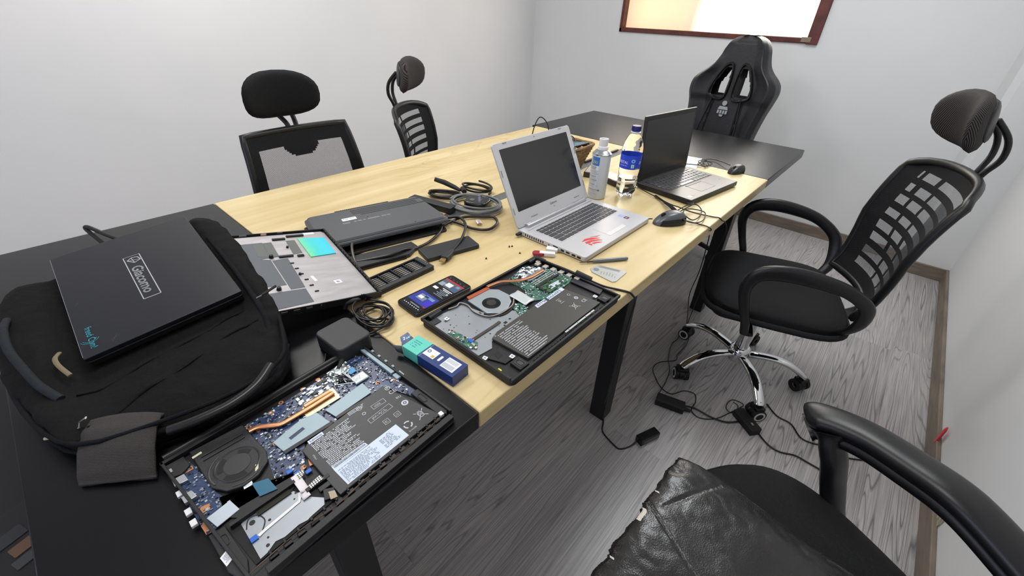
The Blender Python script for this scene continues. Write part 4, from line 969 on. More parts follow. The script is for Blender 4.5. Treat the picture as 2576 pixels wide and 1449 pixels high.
    fl=MB(); fl.grid(lambda u,v:Vector((.578+.030*u,.511-.050*v,.7668+.001*math.sin(u*7+v*5))),6,8); fl.obj('foil_tape',mat('white_foil','#c2cacc',.35,metal=.3),c,solid=.0006,**W)
    s=MB(); sm=mm2('l2small'); s.prism(sm,.7612,.7626,0); chips(s,sm,30,.7626,rg,[1,2,3],.0015,.005); s.obj('daughter_board',[PCBG,BLK,CHS,WHT],c,smooth=0,**W)
    s=MB(); gr=[(.402,.513),(.414,.515),(.424,.450),(.409,.437),(.400,.453)]; s.prism(gr,.7622,.7634,0); chips(s,gr,50,.7634,rg,[1,2,3,4],.0012,.005); s.obj('usb_board',[PCBG,BLK,COPP,CHS,WHT],c,smooth=0,**W)
    MB().sweep([(x,y,.7640) for x,y in ((.420,.463),(.440,.463),(.482,.463),(.500,.464))],.0045,.0004,seg=4,up=(0,0,1)).obj('ribbon_cable',mat('ribbon_dark','#3b3634',.5),c,**W)
    MB().box(.414,.421,.457,.469,.763,.7652).obj('ribbon_connector',BLUE,c,**W)
    MB().sweep(smoothpath([(x,y,.766) for x,y in mm2('l2cableb')],5),.0013,seg=6).obj('screen_cable',mat('cable_pale','#a9a49e',.5),c,smooth=60,**W)
    MB().sweep(smoothpath([(x,y,.7645) for x,y in mm2('l2cableb')],5),.0016,seg=6).obj('screen_cable',CAB,c,smooth=60,**W)
    rd=MB()
    for k,(mi,o) in enumerate(((0,0),(1,.002),(1,-.002),(0,.004))): rd.sweep(smoothpath([(x+o,y+o*.6,.7655) for x,y in mm2('l2red')],5),.0009,seg=6,mi=mi)
    rd.obj('battery_leads',[mat('lead_red','#a02a25',.4),CAB],c,smooth=60,**W)
    for k in (0,1):
        (x0,y0),(x1,y1)=((.404,.572),(.436,.575)) if k==0 else ((.722,.574),(.750,.574))
        MB().sweep([(x0,y0,.7665),(x1,y1,.7665)],.005,seg=10).obj('hinge',BLK,c,smooth=50,**W)
    hb=MB(); hb.box(.397,.418,.551,.566,.762,.7645); 
    for x,y in ((.402,.556),(.411,.558),(.405,.563)): hb.prism(circ(x,y,.0015,10),.7645,.7650)
    hb.obj('hinge_bracket',mat('bracket_dark','#3a3c40',.4,metal=.5),c,bev=.0006,**W)
    sd=MB(); sd.prism([(.727,.450),(.746,.447),(.750,.374),(.729,.369)],.7625,.7655); sd.obj('solid_state_drive',mat('ssd_black','#2a2830',.3),c,bev=.0006,**W)
    for nm,C in (('speaker',(.722,.352,.024,.026)),('speaker',(.435,.352,.024,.030))):
        x,y,w_,h_=C; s=MB(); s.box(x-w_/2,x+w_/2,y-h_/2+.003,y+h_/2,.7606,.7668); so=s.obj(nm,DARKF,c,bev=.0015,**W)
        q=MB(); q.sweep([(a,b_,.7670) for a,b_ in rrect(x,y,.013,.018,.004,4)],.0009,seg=6,closed=True); q.prism(rrect(x,y,.008,.012,.003,3),.7668,.7674); qo=q.obj('speaker_cone',mat('cone_grey','#3c3d3f',.4),so,smooth=50); qo.data.transform(PM[c.name].inverted())
    MB().prism([(.405,.405),(.444,.412),(.440,.372),(.418,.372),(.412,.388)],.7606,.7640).obj('plastic_bracket',DARKF,c,bev=.001,**W)
    MB().prism([(.421,.405),(.434,.407),(.431,.392),(.418,.390)],.7640,.7644).obj('bracket_opening',MATB,c,**W)
    MB().prism(rrect(.399,.371,.009,.008,.001,2),.7608,.7612).obj('yellow_sticker',mat('yellow_sticker','#d3dc26',.5),c,**W)
    for x,y,a in ((.440,.376,.1),(.402,.409,.3),(.716,.373,0),(.430,.548,.2)):
        s=MB(); s.prism(rrect(x,y,.009,.009,.0008,2,a),.7645,.7648,0); ring_at(s,x,y,.7650,.001,.0028,1,4); s.obj('white_sticker',[WHT,CHG],c,**W)
    s=MB(); s.box(.563,.667,.3425,.3465,.7660,.7672,0)
    for x in (.575,.605,.635,.655): s.prism(circ(x,.3445,.0012,8),.7672,.7674,1)
    s.obj('clip_strip',[STL,BLK],c,**W)
    # battery
    B=MB(); B.prism([(.449,.437),(.470,.444),(.688,.449),(.7015,.3505),(.455,.3495)],.7608,.7665); bo=B.obj('battery',BATM2,c,bev=.0008,**W)
    p=MB(); z=.7667
    lines(p,quadf([(.462,.436),(.535,.437),(.535,.352),(.459,.352)]),0,1,0,1,16,z,0,rg,.92,.02,.008,.4,.35)
    put_text(p,'n',.007,(.458,.437,z),0,0)
    lq=quadf([(.590,.446),(.688,.448),(.687,.437),(.588,.436)]); qbox(p,lq,.0,.35,0,1,z-.0001,z+.0002,1); qbox(p,lq,.42,.86,0,1,z-.0001,z+.0002,1); qbox(p,lq,.88,1,0,1,z-.0001,z+.0002,1); lines(p,lq,.05,.83,.2,.8,2,z+.0004,2,rg,.8,.02,.012,.7,0)
    put_text(p,'SI',.010,(.642,.417,z),0,0); seg2(p,(.636,.424),(.649,.424),.0008,z,0); seg2(p,(.636,.410),(.649,.410),.0008,z,0)
    ring_at(p,.678,.399,z,.0032,.005,0); ring_at(p,.678,.399,z,.001,.002,0); ring_at(p,.676,.418,z,.003,.0038,0)
    put_text(p,'CE',.012,(.682,.380,z),0,0)
    for a,b_ in (((-1,-1),(1,1)),((-1,1),(1,-1)),((-.5,.55),(-.35,-.6)),((.5,.55),(.35,-.6)),((-.6,.55),(.6,.55)),((-.35,-.6),(.35,-.6))): seg2(p,(.650+a[0]*.009,.383+a[1]*.009),(.650+b_[0]*.009,.383+b_[1]*.009),.0009,z,0)
    po=p.obj('battery_print',[LPR,WHB,INK],bo,smooth=0); po.data.transform(PM[c.name].inverted())
laptop_green()
# ================================================================ open laptops
def keyboard(parent,T,rows,mats,kz=.0014,gap=.0025,name='keyboard'):
    # rows: list of (y0,y1,[widths]) from x0..x1
    x0,x1=rows['x']; kb=MB(); kb.T=T; kb.box(x0-.003,x1+.003,rows['y'][0]-.003,rows['y'][1]+.003,-.0004,.0002); ko=kb.obj(name,mats[0],parent)
    cache={}
    n=len(rows['r']); y1=rows['y'][1]; Hh=(rows['y'][1]-rows['y'][0])
    hs=rows['h']; th=sum(hs); y=y1
    for ws,h in zip(rows['r'],hs):
        hh=Hh*h/th; tw=sum(abs(w) for w in ws); x=x0
        for w in ws:
            ww=(x1-x0)*abs(w)/tw
            if w>0:
                key=(round(ww,4),round(hh,4))
                if key not in cache:
                    m=MB(); a,b=ww/2-gap/2,hh/2-gap/2
                    pts=rrect(0,0,2*a,2*b,.0015,2); m.prism(pts,0,kz,0,scale=.93)
                    ob=m.obj('key',mats[1],ko,smooth=0); cache[key]=ob; first=True
                else: ob=cache[key].copy(); S.collection.objects.link(ob); ob.parent=ko
                ob.matrix_basis=T@Matrix.Translation((x+ww/2,y-hh/2,.0002))
            x+=ww
        y-=hh
    return ko
def laptop_silver():
    # base corner (left hinge) at x=.846,y=.726 ; size .36 x .24
    c=thing('laptop','silver laptop standing open on the oak, red sticker on its palm rest','laptop',(1.026,.606,.75))
    x0,x1,y0,y1=-.180,.180,-.120,.120
    SLP=SILP; b=MB(); b.prism(rrect(0,0,.36,.24,.008,4),.0025,.0165); b.obj('base',[SLP],c,bev=.0015)
    MB().prism(rrect(0,0,.352,.232,.008,4),.0012,.003).obj('base_underside',DKG,c)
    rows=dict(x=(-.150,.150),y=(-.022,.074),h=[.62,1,1,1,1,1],r=[[1]*17,[1]*14+[2]+[1],[1.5]+[1]*12+[1.5]+[1],[1.8]+[1]*11+[2.2]+[1],[2.3]+[1]*10+[2.0]+[1,1],[1.5,1,1,1.2,5.6,1.2,1,1,1,1,1]])
    keyboard(c,Matrix.Translation((0,0,.0168)),rows,[SLP,mat('key_dark_grey','#3b3c40',.4)])
    MB().sweep([(-.150,.107,.020),(.150,.107,.020)],.0085,.006,seg=16,sq=2.4,up=(0,0,1)).obj('hinge_bar',mat('silver_hinge','#bcbcbf',.22,metal=.7),c,smooth=60)
    MB().box(-.165,.165,.086,.089,.0165,.0175).obj('trim_line',STL,c)
    tp=MB(); tp.box(-.02,.072,-.098,-.038,.0164,.0168,0); tp.box(-.02,.072,-.098,-.083,.0164,.01685,1); tp.obj('touchpad',[SLP,mat('pad_button','#d3d0cf',.4)],c)
    s=MB(); s.box(.118,.134,-.055,-.040,.0165,.0168,0); s.box(.118,.134,-.075,-.060,.0165,.0168,1); s.box(.122,.128,-.071,-.064,.0168,.0169,0)
    s.obj('maker_stickers',[mat('sticker_blue','#8fa6d8',.4),mat('sticker_maroon','#5a1f2c',.4)],c)
    d=MB(); z=.0168
    drg=[[(-.118,-.062),(-.098,-.055),(-.070,-.058),(-.045,-.075),(-.062,-.072),(-.058,-.082),(-.072,-.078),(-.070,-.092),(-.082,-.084),(-.078,-.100),(-.092,-.098),(-.088,-.086),(-.100,-.080),(-.104,-.090),(-.112,-.082),(-.108,-.074)]]
    def up(pts): return pts
    D=[[(0,.9),(.35,1.0),(.7,.8),(1,.35),(.72,.5),(.4,.72)],[(.05,.7),(.45,.62),(.8,.3),(.9,.05),(.62,.25),(.35,.42),(.12,.4),(0,.5)],[(.0,.35),(.1,.38),(.18,.2),(.05,.1)],[(.25,.32),(.5,.2),(.72,-.1),(.55,-.05),(.4,.08),(.22,.12)],[(.72,.9),(1.25,.55),(.98,.62)]]
    for k in D:
        d.prism([(-.112+.058*x,-.098+.040*y) for x,y in k],z-.0002,z+.0002)
    d.obj('dragon_sticker',mat('dragon_red','#c9303a',.4),c)
    pr=MB()
    for k in range(9): pr.box(-.1802,-.1785,.083-.008*k,.087-.008*k,.006,.013)
    for a,w_,h0,h1 in ((0.0,.003,.007,.012),(-.022,.016,.005,.014),(-.046,.011,.006,.012),(-.064,.012,.007,.012),(-.083,.012,.006,.012),(-.100,.012,.006,.012)): pr.box(-.1802,-.178,a-w_/2,a+w_/2,h0,h1)
    pr.obj('side_ports',BLK,c)
    # lid
    th=R(27); T=Matrix.Translation((0,.112,.0185))@Matrix.Rotation(-th,4,'X')   # local lid: x right, z up along lid, y thickness back
    l=MB(); l.T=T; pts=rrect(0,.122,.362,.244,.010,4); l.T=T@Matrix.Rotation(R(90),4,'X'); l.prism(pts,-.006,0.0); lo=l.obj('lid',SLP,c,bev=.001)
    s=MB(); s.T=T@Matrix.Rotation(R(90),4,'X'); s.prism(rrect(0,.135,.318,.180,.002,2),.0,.0004); s.obj('screen',SCR,c)
    d=MB(); d.T=T@Matrix.Rotation(R(90),4,'X'); 
    for x,y,w_,h_ in ((-.13,.240,.016,.003),(.13,.240,.016,.003),(-.176,.16,.003,.02),(.176,.16,.003,.02),(-.176,.05,.003,.02),(.176,.05,.003,.02),(-.10,.018,.03,.0022),(.12,.018,.03,.0022)): d.prism(rrect(x,y,w_,h_,.001,2),-.0002,.0012)
    d.obj('lid_bumpers',mat('bumper_grey','#8a8b8f',.5),c)
    d=MB(); d.T=T@Matrix.Rotation(R(90),4,'X'); d.prism(circ(0,.236,.0018,10),0,.0005); put_text(d,'Lenovo',.011,(.0,.031,.0006)); d.prism([(-.004,.020),(.004,.020),(.0,.0185)],0,.0004); d.obj('lid_lettering',mat('letter_grey','#55565a',.4),c,smooth=0)
    u=MB(); u.box(-.198,-.180,.098,.108,.006,.0125); uo=u.obj('usb_plug',RUB,c,bev=.0015)
laptop_silver()
def laptop_black():
    a=math.atan2(-.047,.331); cx,cy=(1.482+1.823-0.015+1.423+1.754)/4-.0,(.675+.628+.449+.402)/4
    c=thing('laptop','black laptop standing open behind the water bottle with its screen dark','laptop',(1.617,.5385,.75),a)
    KB=mat('worn_black_deck','#4a4645',.3,metal=.3,var=.15,vscale=9)
    b=MB(); b.prism(rrect(0,0,.335,.230,.006,3),.004,.020); b.obj('base',[mat('black_shell','#17171a',.4)],c,bev=.0015)
    MB().prism(rrect(0,0,.329,.224,.006,3),.0199,.0204).obj('palm_rest',KB,c)
    MB().box(-.155,.155,-.095,-.085,0.0,.0045).box(-.155,.155,.085,.095,0,.0045).obj('rubber_feet',RUB,c)
    rows=dict(x=(-.145,.148),y=(-.015,.088),h=[.6,1,1,1,1,1],r=[[1]*16,[1]*13+[2],[1.5]+[1]*12+[1.5],[1.8]+[1]*11+[2.2],[2.3]+[1]*10+[2.7],[1,1,1,1.1,5.2,1.1,1,1,1,1,.9]])
    keyboard(c,Matrix.Translation((0,0,.0206)),rows,[BLK,mat('worn_key','#48474a',.22)],gap=.003)
    t=MB(); t.box(-.055,.045,-.088,-.028,.0204,.0206,0); t.box(-.055,.045,-.030,-.022,.0204,.0215,1); t.box(-.0555,-.055,-.088,-.028,.0204,.0208,2).box(.045,.0455,-.088,-.028,.0204,.0208,2).box(-.055,.045,-.0885,-.088,.0204,.0208,2)
    t.obj('touchpad',[KB,mat('pad_key','#4a484a',.35),BLK],c)
    s=MB(); s.box(-.150,-.128,-.098,-.085,.0204,.0207,0); s.box(-.122,-.110,-.096,-.086,.0204,.0207,1); s.box(.130,.136,-.06,-.056,.0204,.0207,1); s.obj('palm_stickers',[WHT,mat('pink_sticker','#b06a66',.4)],c)
    th=R(4); T=Matrix.Translation((0,.108,.0215))@Matrix.Rotation(-th,4,'X')@Matrix.Rotation(R(90),4,'X')
    l=MB(); l.T=T; l.prism(rrect(0,.114,.335,.228,.004,3),-.007,0); l.obj('lid',mat('lid_black','#1d1e20',.5),c,bev=.0008)
    l=MB(); l.T=T; l.box(-.167,.167,.2275,.2290,-.0065,0); l.obj('lid_edge',mat('lid_edge_pale','#8f8f86',.4),c)
    s=MB(); s.T=T; s.prism(rrect(0,.118,.312,.190,.002,2),0,.0005); s.obj('screen',mat('screen_grey_off','#1b1b1c',.3,spec=.6),c)
    MB().sweep([(-.14,.110,.018),(.14,.110,.018)],.006,seg=10).obj('hinge_bar',BLK,c,smooth=60)
laptop_black()
# ================================================================ face-down laptop, tilted
def laptop_down():
    a=math.atan2(-.085,.345)
    c=thing('laptop','dark laptop lying face down and slightly propped open at the back of the oak table','laptop',(.584,1.035,.75),a)
    T=Matrix.Translation((0,.105,.0115))@Matrix.Rotation(R(-3.0),4,'X')@Matrix.Translation((0,-.105,0))
    UN=mat('underside_grey','#4c4e51',.5,bump=.15,bscale=900)
    b=MB(); b.T=T; b.prism(rrect(0,0,.356,.222,.014,4),.0,.012); b.prism(rrect(0,.002,.350,.216,.014,4),.012,.019,0,scale=.965); b.obj('base',UN,c,bev=.0015)
    v=MB(); v.T=T
    for r_ in range(4):
        v=MB(); v.T=T; y=.088-.014*r_
        for k in range(46):
            x=-.05+k*.0048
            if r_==0 or x<.15: v.box(x if r_<3 else x+.02,(x if r_<3 else x+.02)+.0030,y-.004,y+.004,.0188,.0194)
        v.obj('vent_row',mat('vent_dark','#202124',.5),c)
    v=MB(); v.T=T
    for k in range(30): v.box(-.09+.0055*k,-.086+.0055*k,.104,.111,.010,.0195)
    v.obj('rear_vent',MATS['vent_dark'],c); v=MB(); v.T=T
    for x,y in ((-.02,.018),(.168,-.085),(.08,-.096),(-.165,-.09),(.165,.093),(-.165,.095)): v.prism(circ(x,y,.0022,10),.0185,.0195)
    v.split('screw_hole',MATS['vent_dark'],c)
    l=MB(); l.T=T; l.prism(rrect(-.070,.028,.040,.020,.002,2,0),.0188,.0193,0); rg=random.Random(2); lines(l,quadf([(-.086,.034),(-.054,.034),(-.054,.024),(-.086,.024)]),.0,1,.2,.8,1,.0195,1,rg,wl=.05,gap=.01,hh=.8,ragged=0)
    l.obj('white_label',[WHT,GRYI],c)
    l=MB(); l.T=T; 
    for x,w_ in ((-.085,.02),(-.06,.008),(-.048,.010),(-.035,.006),(-.008,.034),(.022,.014),(.036,.010)): l.prism(rrect(x,.0,w_,.008,.001,2),.0188,.0193)
    l.obj('worn_print',mat('worn_print_grey','#7a7c7e',.6),c)
    l=MB(); l.prism(rrect(-.01,-.012,.350,.220,.01,3),.0,.007); l.obj('lid',mat('lid_satin_black','#1a1a1c',.4),c,bev=.001)
    e=MB(); e.T=T; e.box(-.176,.176,-.112,-.106,.001,.010); e.obj('front_edge',mat('edge_bluegrey','#454a54',.35),c,bev=.002)
laptop_down()
s=MB(); s.prism([(-.10,-.032),(.07,-.032),(.105,.0),(.10,.030),(-.10,.030)],0,.010)
t=thing('laptop_battery','flat dark pack lying in front of the face down laptop beside the thick black cable','battery',(.485,.878,.7515),R(-14)); s.obj('pack_body',DKG,t,bev=.001); MB().box(-.1,.06,-.036,-.031,0,.004).obj('pack_lip',BLK,t)
# ================================================================ laptop bottom cover leaning on the bag
def bottom_cover():
    c=thing('laptop_cover','detached laptop bottom cover with pale metal lining and teal pad leaning beside the backpack','laptop cover',(0,0,0))
    T=Matrix(((.9735,.113,.1989,.302),(-.0862,.9866,-.1387,.8878),(-.2119,.1179,.9701,.8072),(0,0,0,1)))
    c.matrix_world=T; PM[c.name]=Matrix()
    W_,H_=.222,.312
    b=MB(); b.prism(rrect(0,0,W_,H_,.006,3),-.0065,-.0045); 
    for x0,x1,y0,y1 in ((-W_/2,-W_/2+.002,-H_/2,H_/2),(W_/2-.005,W_/2,-H_/2,H_/2),(-W_/2,W_/2,H_/2-.0025,H_/2)): b.box(x0,x1,y0,y1,-.005,.0015)
    # near wall with slots
    sl=[(-.096,-.084),(-.073,-.061),(-.050,-.038),(-.022,-.019)]; x=-W_/2
    for a,b2 in sl: b.box(x,a,-H_/2-.001,-H_/2+.0015,-.014,.0015); b.box(a,b2,-H_/2-.001,-H_/2+.0015,-.002,.0015); b.box(a,b2,-H_/2-.001,-H_/2+.0015,-.014,-.006); x=b2
    b.box(x,W_/2,-H_/2-.001,-H_/2+.0015,-.014,.0015)
    for k in range(22): b.box(W_/2-.007,W_/2-.004,-.14+.013*k,-.134+.013*k,.0,.0025)
    b.obj('cover_shell',DARKF,c,bev=.0006)
    b=MB(); b.prism([(-.106,.150),(.098,.150),(.104,.14),(.104,-.146),(-.104,-.152)],-.0045,-.0038); b.obj('metal_lining',mat('lining_metal','#adaaac',.42,metal=.35,var=.12,vscale=14,stretch=(1,4,1)),c)
    b=MB()
    f=lambda P:[(x/1000,y/1000) for x,y in P]
    b.prism(f([(-92,117),(-48,118),(-33,48),(-73,45),(-54,38),(-56,-67),(-98,-64)]),-.0038,-.0032); b.prism(f([(-52,34),(-19,37),(-26,-85),(-54,-85)]),-.0038,-.0032); b.prism(f([(-97,-88),(-27,-90),(-29,-140),(-98,-144)]),-.0038,-.0032)
    b.obj('insulating_film',mat('film_slate','#53585f',.55),c)
    b=MB(); b.prism(f([(-69,114),(-49,115),(-53,52),(-74,57)]),-.0032,-.003); b.prism(f([(-47,115),(-29,116),(-33,50),(-51,52)]),-.0032,-.003); b.prism(f([(3,117),(23,117),(19,54),(-2,51)]),-.0038,-.0032)
    b.obj('grey_tape',mat('tape_olive','#5c5f5b',.6),c)
    def tealm():
        m,nt,bs,N,L=newmat('teal_pad'); tc=N('ShaderNodeTexCoord'); sp=N('ShaderNodeSeparateXYZ'); L(tc.outputs['Object'],sp.inputs[0]); n=N('ShaderNodeTexNoise'); setin(n,Scale=40.0,Detail=3.0); L(tc.outputs['Object'],n.inputs['Vector'])
        v=math_node(nt,'ADD',math_node(nt,'MULTIPLY',math_node(nt,'SUBTRACT',sp.outputs['X'],.029),14),math_node(nt,'MULTIPLY',math_node(nt,'SUBTRACT',n.outputs[0],.5),.3))
        L(ramp(nt,v,[(0,'#6ecb8e'),(.3,'#37c0bd'),(.7,'#35bfd6'),(1,'#2fb4cc')]),bs.inputs['Base Color']); bs.inputs['Roughness'].default_value=.5; return m
    MB().prism(f([(31,121),(93,114),(89,33),(29,29)]),-.0038,-.0015).obj('thermal_pad',tealm(),c)
    b=MB()
    for x,y in f([(-50,47),(-75,-80)]): b.lathe([(.005,-.0035),(.004,.003),(.0015,.0045)],c=(x,y,0),seg=12)
    for x,y in f([(-19,-36),(-4,84),(-107,47),(-108,24)]): b.lathe([(.003,-.0035),(.0025,.001)],c=(x,y,0),seg=10)
    for x,y,w_ in ((-.010,.125,.028),(-.020,.044,.030),(.010,.040,.014),(.03,.135,.04)): b.box(x-w_/2,x+w_/2,y-.003,y+.003,-.0038,.0)
    for k in range(6): b.box(-.022+.0015*k,-.014+.0015*k,.012-.024*k,.015-.024*k,-.0038,-.002)
    b.split('standoff',BLK,c,smooth=40)
    b=MB(); b.prism(f([(-2,-48),(4,-47),(6,-68),(0,-70)]),-.0038,-.0034,0); b.obj('white_sticker',[WHT,GRYI],c); b=MB(); b.prism(f([(36,-78),(51,-77),(52,-90),(37,-91)]),-.0038,-.0034,0); b.prism(f([(40,-81),(47,-81),(48,-87),(41,-87)]),-.0034,-.0033,1); b.obj('white_sticker',[WHT,GRYI],c); b=MB(); b.prism(f([(53,149),(79,149),(79,140),(54,140)]),-.0038,-.0034,0)
    b.obj('white_sticker',[WHT,GRYI],c)
    b=MB(); b.box(-.085,-.070,H_/2-.003,H_/2+.0003,-.003,.001,0); b.box(-.040,-.028,H_/2-.003,H_/2+.0003,-.004,.001,1); b.box(-.004,.008,H_/2-.003,H_/2+.0003,-.001,.001,0); b.split('rear_contact',[mat('contact_grey','#7d7c88',.5),mat('contact_pink','#d9bfae',.4)],c)
bottom_cover()
# ================================================================ closed laptop on the bag
def laptop_closed():
    c=thing('laptop','closed black laptop with a silver framed name plate resting on top of the backpack','laptop')
    T=Matrix(((.9932,.0391,-.1099,.0445),(-.0522,.9916,-.1186,.9912),(.1043,.1235,.9868,.8465),(0,0,0,1)))
    c.matrix_world=T; PM[c.name]=Matrix()
    LID=mat('lid_blue_black','#14161d',.34,bump=.06,bscale=900)
    MB().prism(rrect(0,0,.2396,.3404,.004,3),-.0085,0).obj('lid',LID,c,bev=.001)
    MB().prism(rrect(0,0,.238,.338,.006,3),-.022,-.0095).obj('base',BLK,c,bev=.002)
    MB().box(-.1196,-.1188,-.165,.166,-.0078,.0003).obj('lid_trim',mat('trim_silver','#8e9196',.3,metal=.7),c)
    p=MB(); z=.0004
    f=[(-.016,.080),(.011,.079),(.011,-.078),(-.016,-.077)]
    for k in range(4): seg2(p,f[k],f[(k+1)%4],.0016,z,0)
    seg2(p,f[0],f[1],.0016,z,0)
    T1=Matrix.Translation((-.0035,-.012,z+.0002))@Matrix.Rotation(R(-90),4,'Z')
    
    for q_ in range(5): put_text(p,'Giacomo',.027,None,M=Matrix.Translation((.0006*math.cos(q_*1.3),.0007*math.sin(q_*1.3),0))@T1,sx=1.0,sy=.92,shear=.12)
    e=[(-.012,.066),(-.002,.052),(.009,.058),(.006,.070),(-.004,.073)]
    for k in range(5): seg2(p,e[k],e[(k+1)%5],.0016,z,0)
    seg2(p,e[1],e[4],.0012,z,0); seg2(p,e[0],e[2],.0012,z,0)
    p.v=[v if v.z!=0 else v for v in p.v]
    # faces may point down after the flip: keep both sides visible
    p.obj('name_plate',mat('plate_silver','#c9ccd2',.3,metal=.6),c,smooth=0)
    q=MB(); T2=Matrix.Translation((-.102,-.118,z))@Matrix.Rotation(R(-90),4,'Z')
    put_text(q,'freed',.014,None,M=Matrix.Translation((.0,.012,0))@T2,sx=.9); put_text(q,'Com!',.014,None,M=Matrix.Translation((.0,-.020,0))@T2,sx=.9)
    for rr_ in (.010,.013):
        for k in range(7):
            a0=R(200+20*k); seg2(q,(-.104+rr_*math.cos(a0),-.124+rr_*math.sin(a0)),(-.104+rr_*math.cos(a0+.3),-.124+rr_*math.sin(a0+.3)),.0008,z,0)
    q.obj('sticker_lettering',mat('sticker_teal','#2c8fa0',.4),c,smooth=0)
    q=MB()
    for a,b in (((-.108,-.020),(-.100,-.010)),((-.08,-.15),(-.066,-.146)),((-.078,-.156),(-.070,-.142)),((.02,.13),(.06,.12))): seg2(q,a,b,.0006,z,0)
    q.obj('scratches',mat('scratch_grey','#4a4b50',.5),c,smooth=0)
laptop_closed()
# ================================================================ backpack
from mathutils import noise as NZ
NYL=mat('nylon_black','#1b1b1d',.75,bump=.5,bscale=500,spec=.25)
def cloth(name,col,bs1=7,st=.8):
    m,nt,bs,N,L=newmat(name); tc=N('ShaderNodeTexCoord'); n=N('ShaderNodeTexNoise'); setin(n,Scale=float(bs1),Detail=5.0); L(tc.outputs['Object'],n.inputs['Vector'])
    n2=N('ShaderNodeTexNoise'); setin(n2,Scale=900.0,Detail=1.0); L(tc.outputs['Object'],n2.inputs['Vector'])
    bs.inputs['Base Color'].default_value=lin(col); bs.inputs['Roughness'].default_value=.8; bs.inputs['Specular IOR Level'].default_value=.12
    h=math_node(nt,'ADD',n.outputs[0],math_node(nt,'MULTIPLY',n2.outputs[0],.04)); bp=N('ShaderNodeBump'); setin(bp,Strength=st,Distance=.02); L(h,bp.inputs['Height']); L(bp.outputs[0],bs.inputs['Normal']); return m
CLO=cloth('backpack_cloth','#121212',12,1.0); CLO2=cloth('backpack_cloth_dark','#111216',9,.8)
def backpack():
    c=thing('backpack','stuffed black backpack lying on the near black table end under a closed laptop','backpack',(.0,.95,.75))
    ol=smoothpath([(x,y,0) for x,y in [(.218,1.13),(.222,1.02),(.212,.90),(.192,.78),(.165,.68),(.135,.622),(.06,.605),(-.04,.630),(-.120,.670),(-.155,.76),(-.172,.88),(-.176,1.0),(-.165,1.10),(-.10,1.16),(.03,1.18),(.16,1.175)]],6,closed=True)
    n=len(ol); cx,cy=.015,.90
    def top(x,y): return .8185+(.11*(x-.0445)+.1186*(min(y,1.14)-.991))/.987+.022*max(0,min(1,(x-.150)/.03))*max(0,min(1,(y-.72)/.1))+.014*max(0,min(1,(.80-y)/.06))+.022*max(0,min(1,(-.085-x)/.04))
    def body(u,v,ztop=None,sc=1,z0=.7515,zt=None):
        k=u*n; i=int(k)%n; f=k-int(k); p=ol[i].lerp(ol[(i+1)%n],f)
        x,y=cx+(p.x-cx)*sc,cy+(p.y-cy)*sc
        tz=top(x,y)
        if v<.5:
            t=v/.5; s=.955+.045*math.sin(t*math.pi*.62)/math.sin(math.pi*.62) if t<1 else 1; z=z0+(tz-.028-z0)*t
            s=1-.05*(1-t)**2
        else:
            t=(v-.5)/.5; s=math.cos(t*math.pi/2)**.38 if t<1 else 0; z=None
            s=max(0,1-t**2.6) if t<1 else 0
            zz=top(cx+(x-cx)*s,cy+(y-cy)*s); z=zz-.028*(1-min(1,t*2.2))**1.6
        w=.010*NZ.noise(Vector((x*14*s,y*11*s,z*26)))+.006*NZ.noise(Vector((x*40,y*34,z*60)))
        X=cx+(x-cx)*s; Y=cy+(y-cy)*s; d=Vector((X-cx,Y-cy,0)); 
        if d.length>0: d.normalize()
        return Vector((X,Y,z))+d*w*(1 if v<.75 else 0)+Vector((0,0,min(0,w)*.4 if .55<v<.9 else 0))
    m=MB(); m.grid(lambda u,v:body(u,v),110,44,0,cu=True); weld(m.obj('body',CLO,c,world=True,smooth=80))
    # seam pipings around the side
    for z_,s_,r_ in ((.782,1.003,.0035),(.802,1.005,.0035)):
        P=[]
        for k in range(0,n,2):
            p=ol[k]; x,y=cx+(p.x-cx)*s_,cy+(p.y-cy)*s_; P.append((x,y,z_+.06*(x-.0)-.006))
        MB().sweep(P,r_,closed=True,seg=8).obj('seam_piping',CLO2,c,world=True,smooth=60)
    # front pocket bulge with zip line
    def pk(u,v):
        a=2*math.pi*u; x=.035+.118*math.copysign(abs(math.cos(a))**.6,math.cos(a))*v; y=.715+.085*math.copysign(abs(math.sin(a))**.6,math.sin(a))*v
        z=top(x,y)-.012+.012*math.sqrt(max(0,1-v**3))*min(1,max(0,(.80-y)/.04))+.003*NZ.noise(Vector((x*30,y*24,1)))
        return Vector((x,y,z))
    m=MB(); m.grid(pk,60,14,0,cu=True); weld(m.obj('front_pocket',CLO,c,world=True,smooth=80))
    P=smoothpath([(x_,y_,(.8185+(.11*(x_-.0445)+.1186*(y_-.991))/.987)+dz) for x_,y_,dz in [(-.105,.690,.008),(-.06,.662,.004),(0,.640,.002),(.07,.634,.002),(.125,.655,.004),(.155,.71,.010),(.168,.78,.014),(.176,.90,.018),(.180,1.05,.018)]],5)
    MB().sweep(P,.0055,.0035,seg=8,up=(0,0,1)).obj('zip_track',CLO2,c,world=True,smooth=60)
    P=smoothpath([(-.10,.655,.776),(-.03,.620,.780),(.05,.600,.782),(.12,.610,.784),(.162,.665,.792)],5)
    MB().sweep(P,.0055,.004,seg=8,up=(0,0,1)).obj('zip_track',CLO2,c,world=True,smooth=60)
    for j,(y0,b_,r_) in enumerate(((.795,.35,.004),(.742,.8,.007))):
        P=[]
        for k in range(15):
            x=-.105+.255*k/14; y=y0-b_*(x-.16)**2*.9-.003*math.sin(k*.9+j); P.append((x,y,top(x,y)+.0015*math.sin(k*1.7+j)))
        MB().sweep(smoothpath(P,3),[.001+r_*math.sin(math.pi*min(1,max(0,i/42))) for i in range(43)],.0025,seg=8,up=(0,0,1)).obj('fabric_fold',CLO,c,world=True,smooth=70)
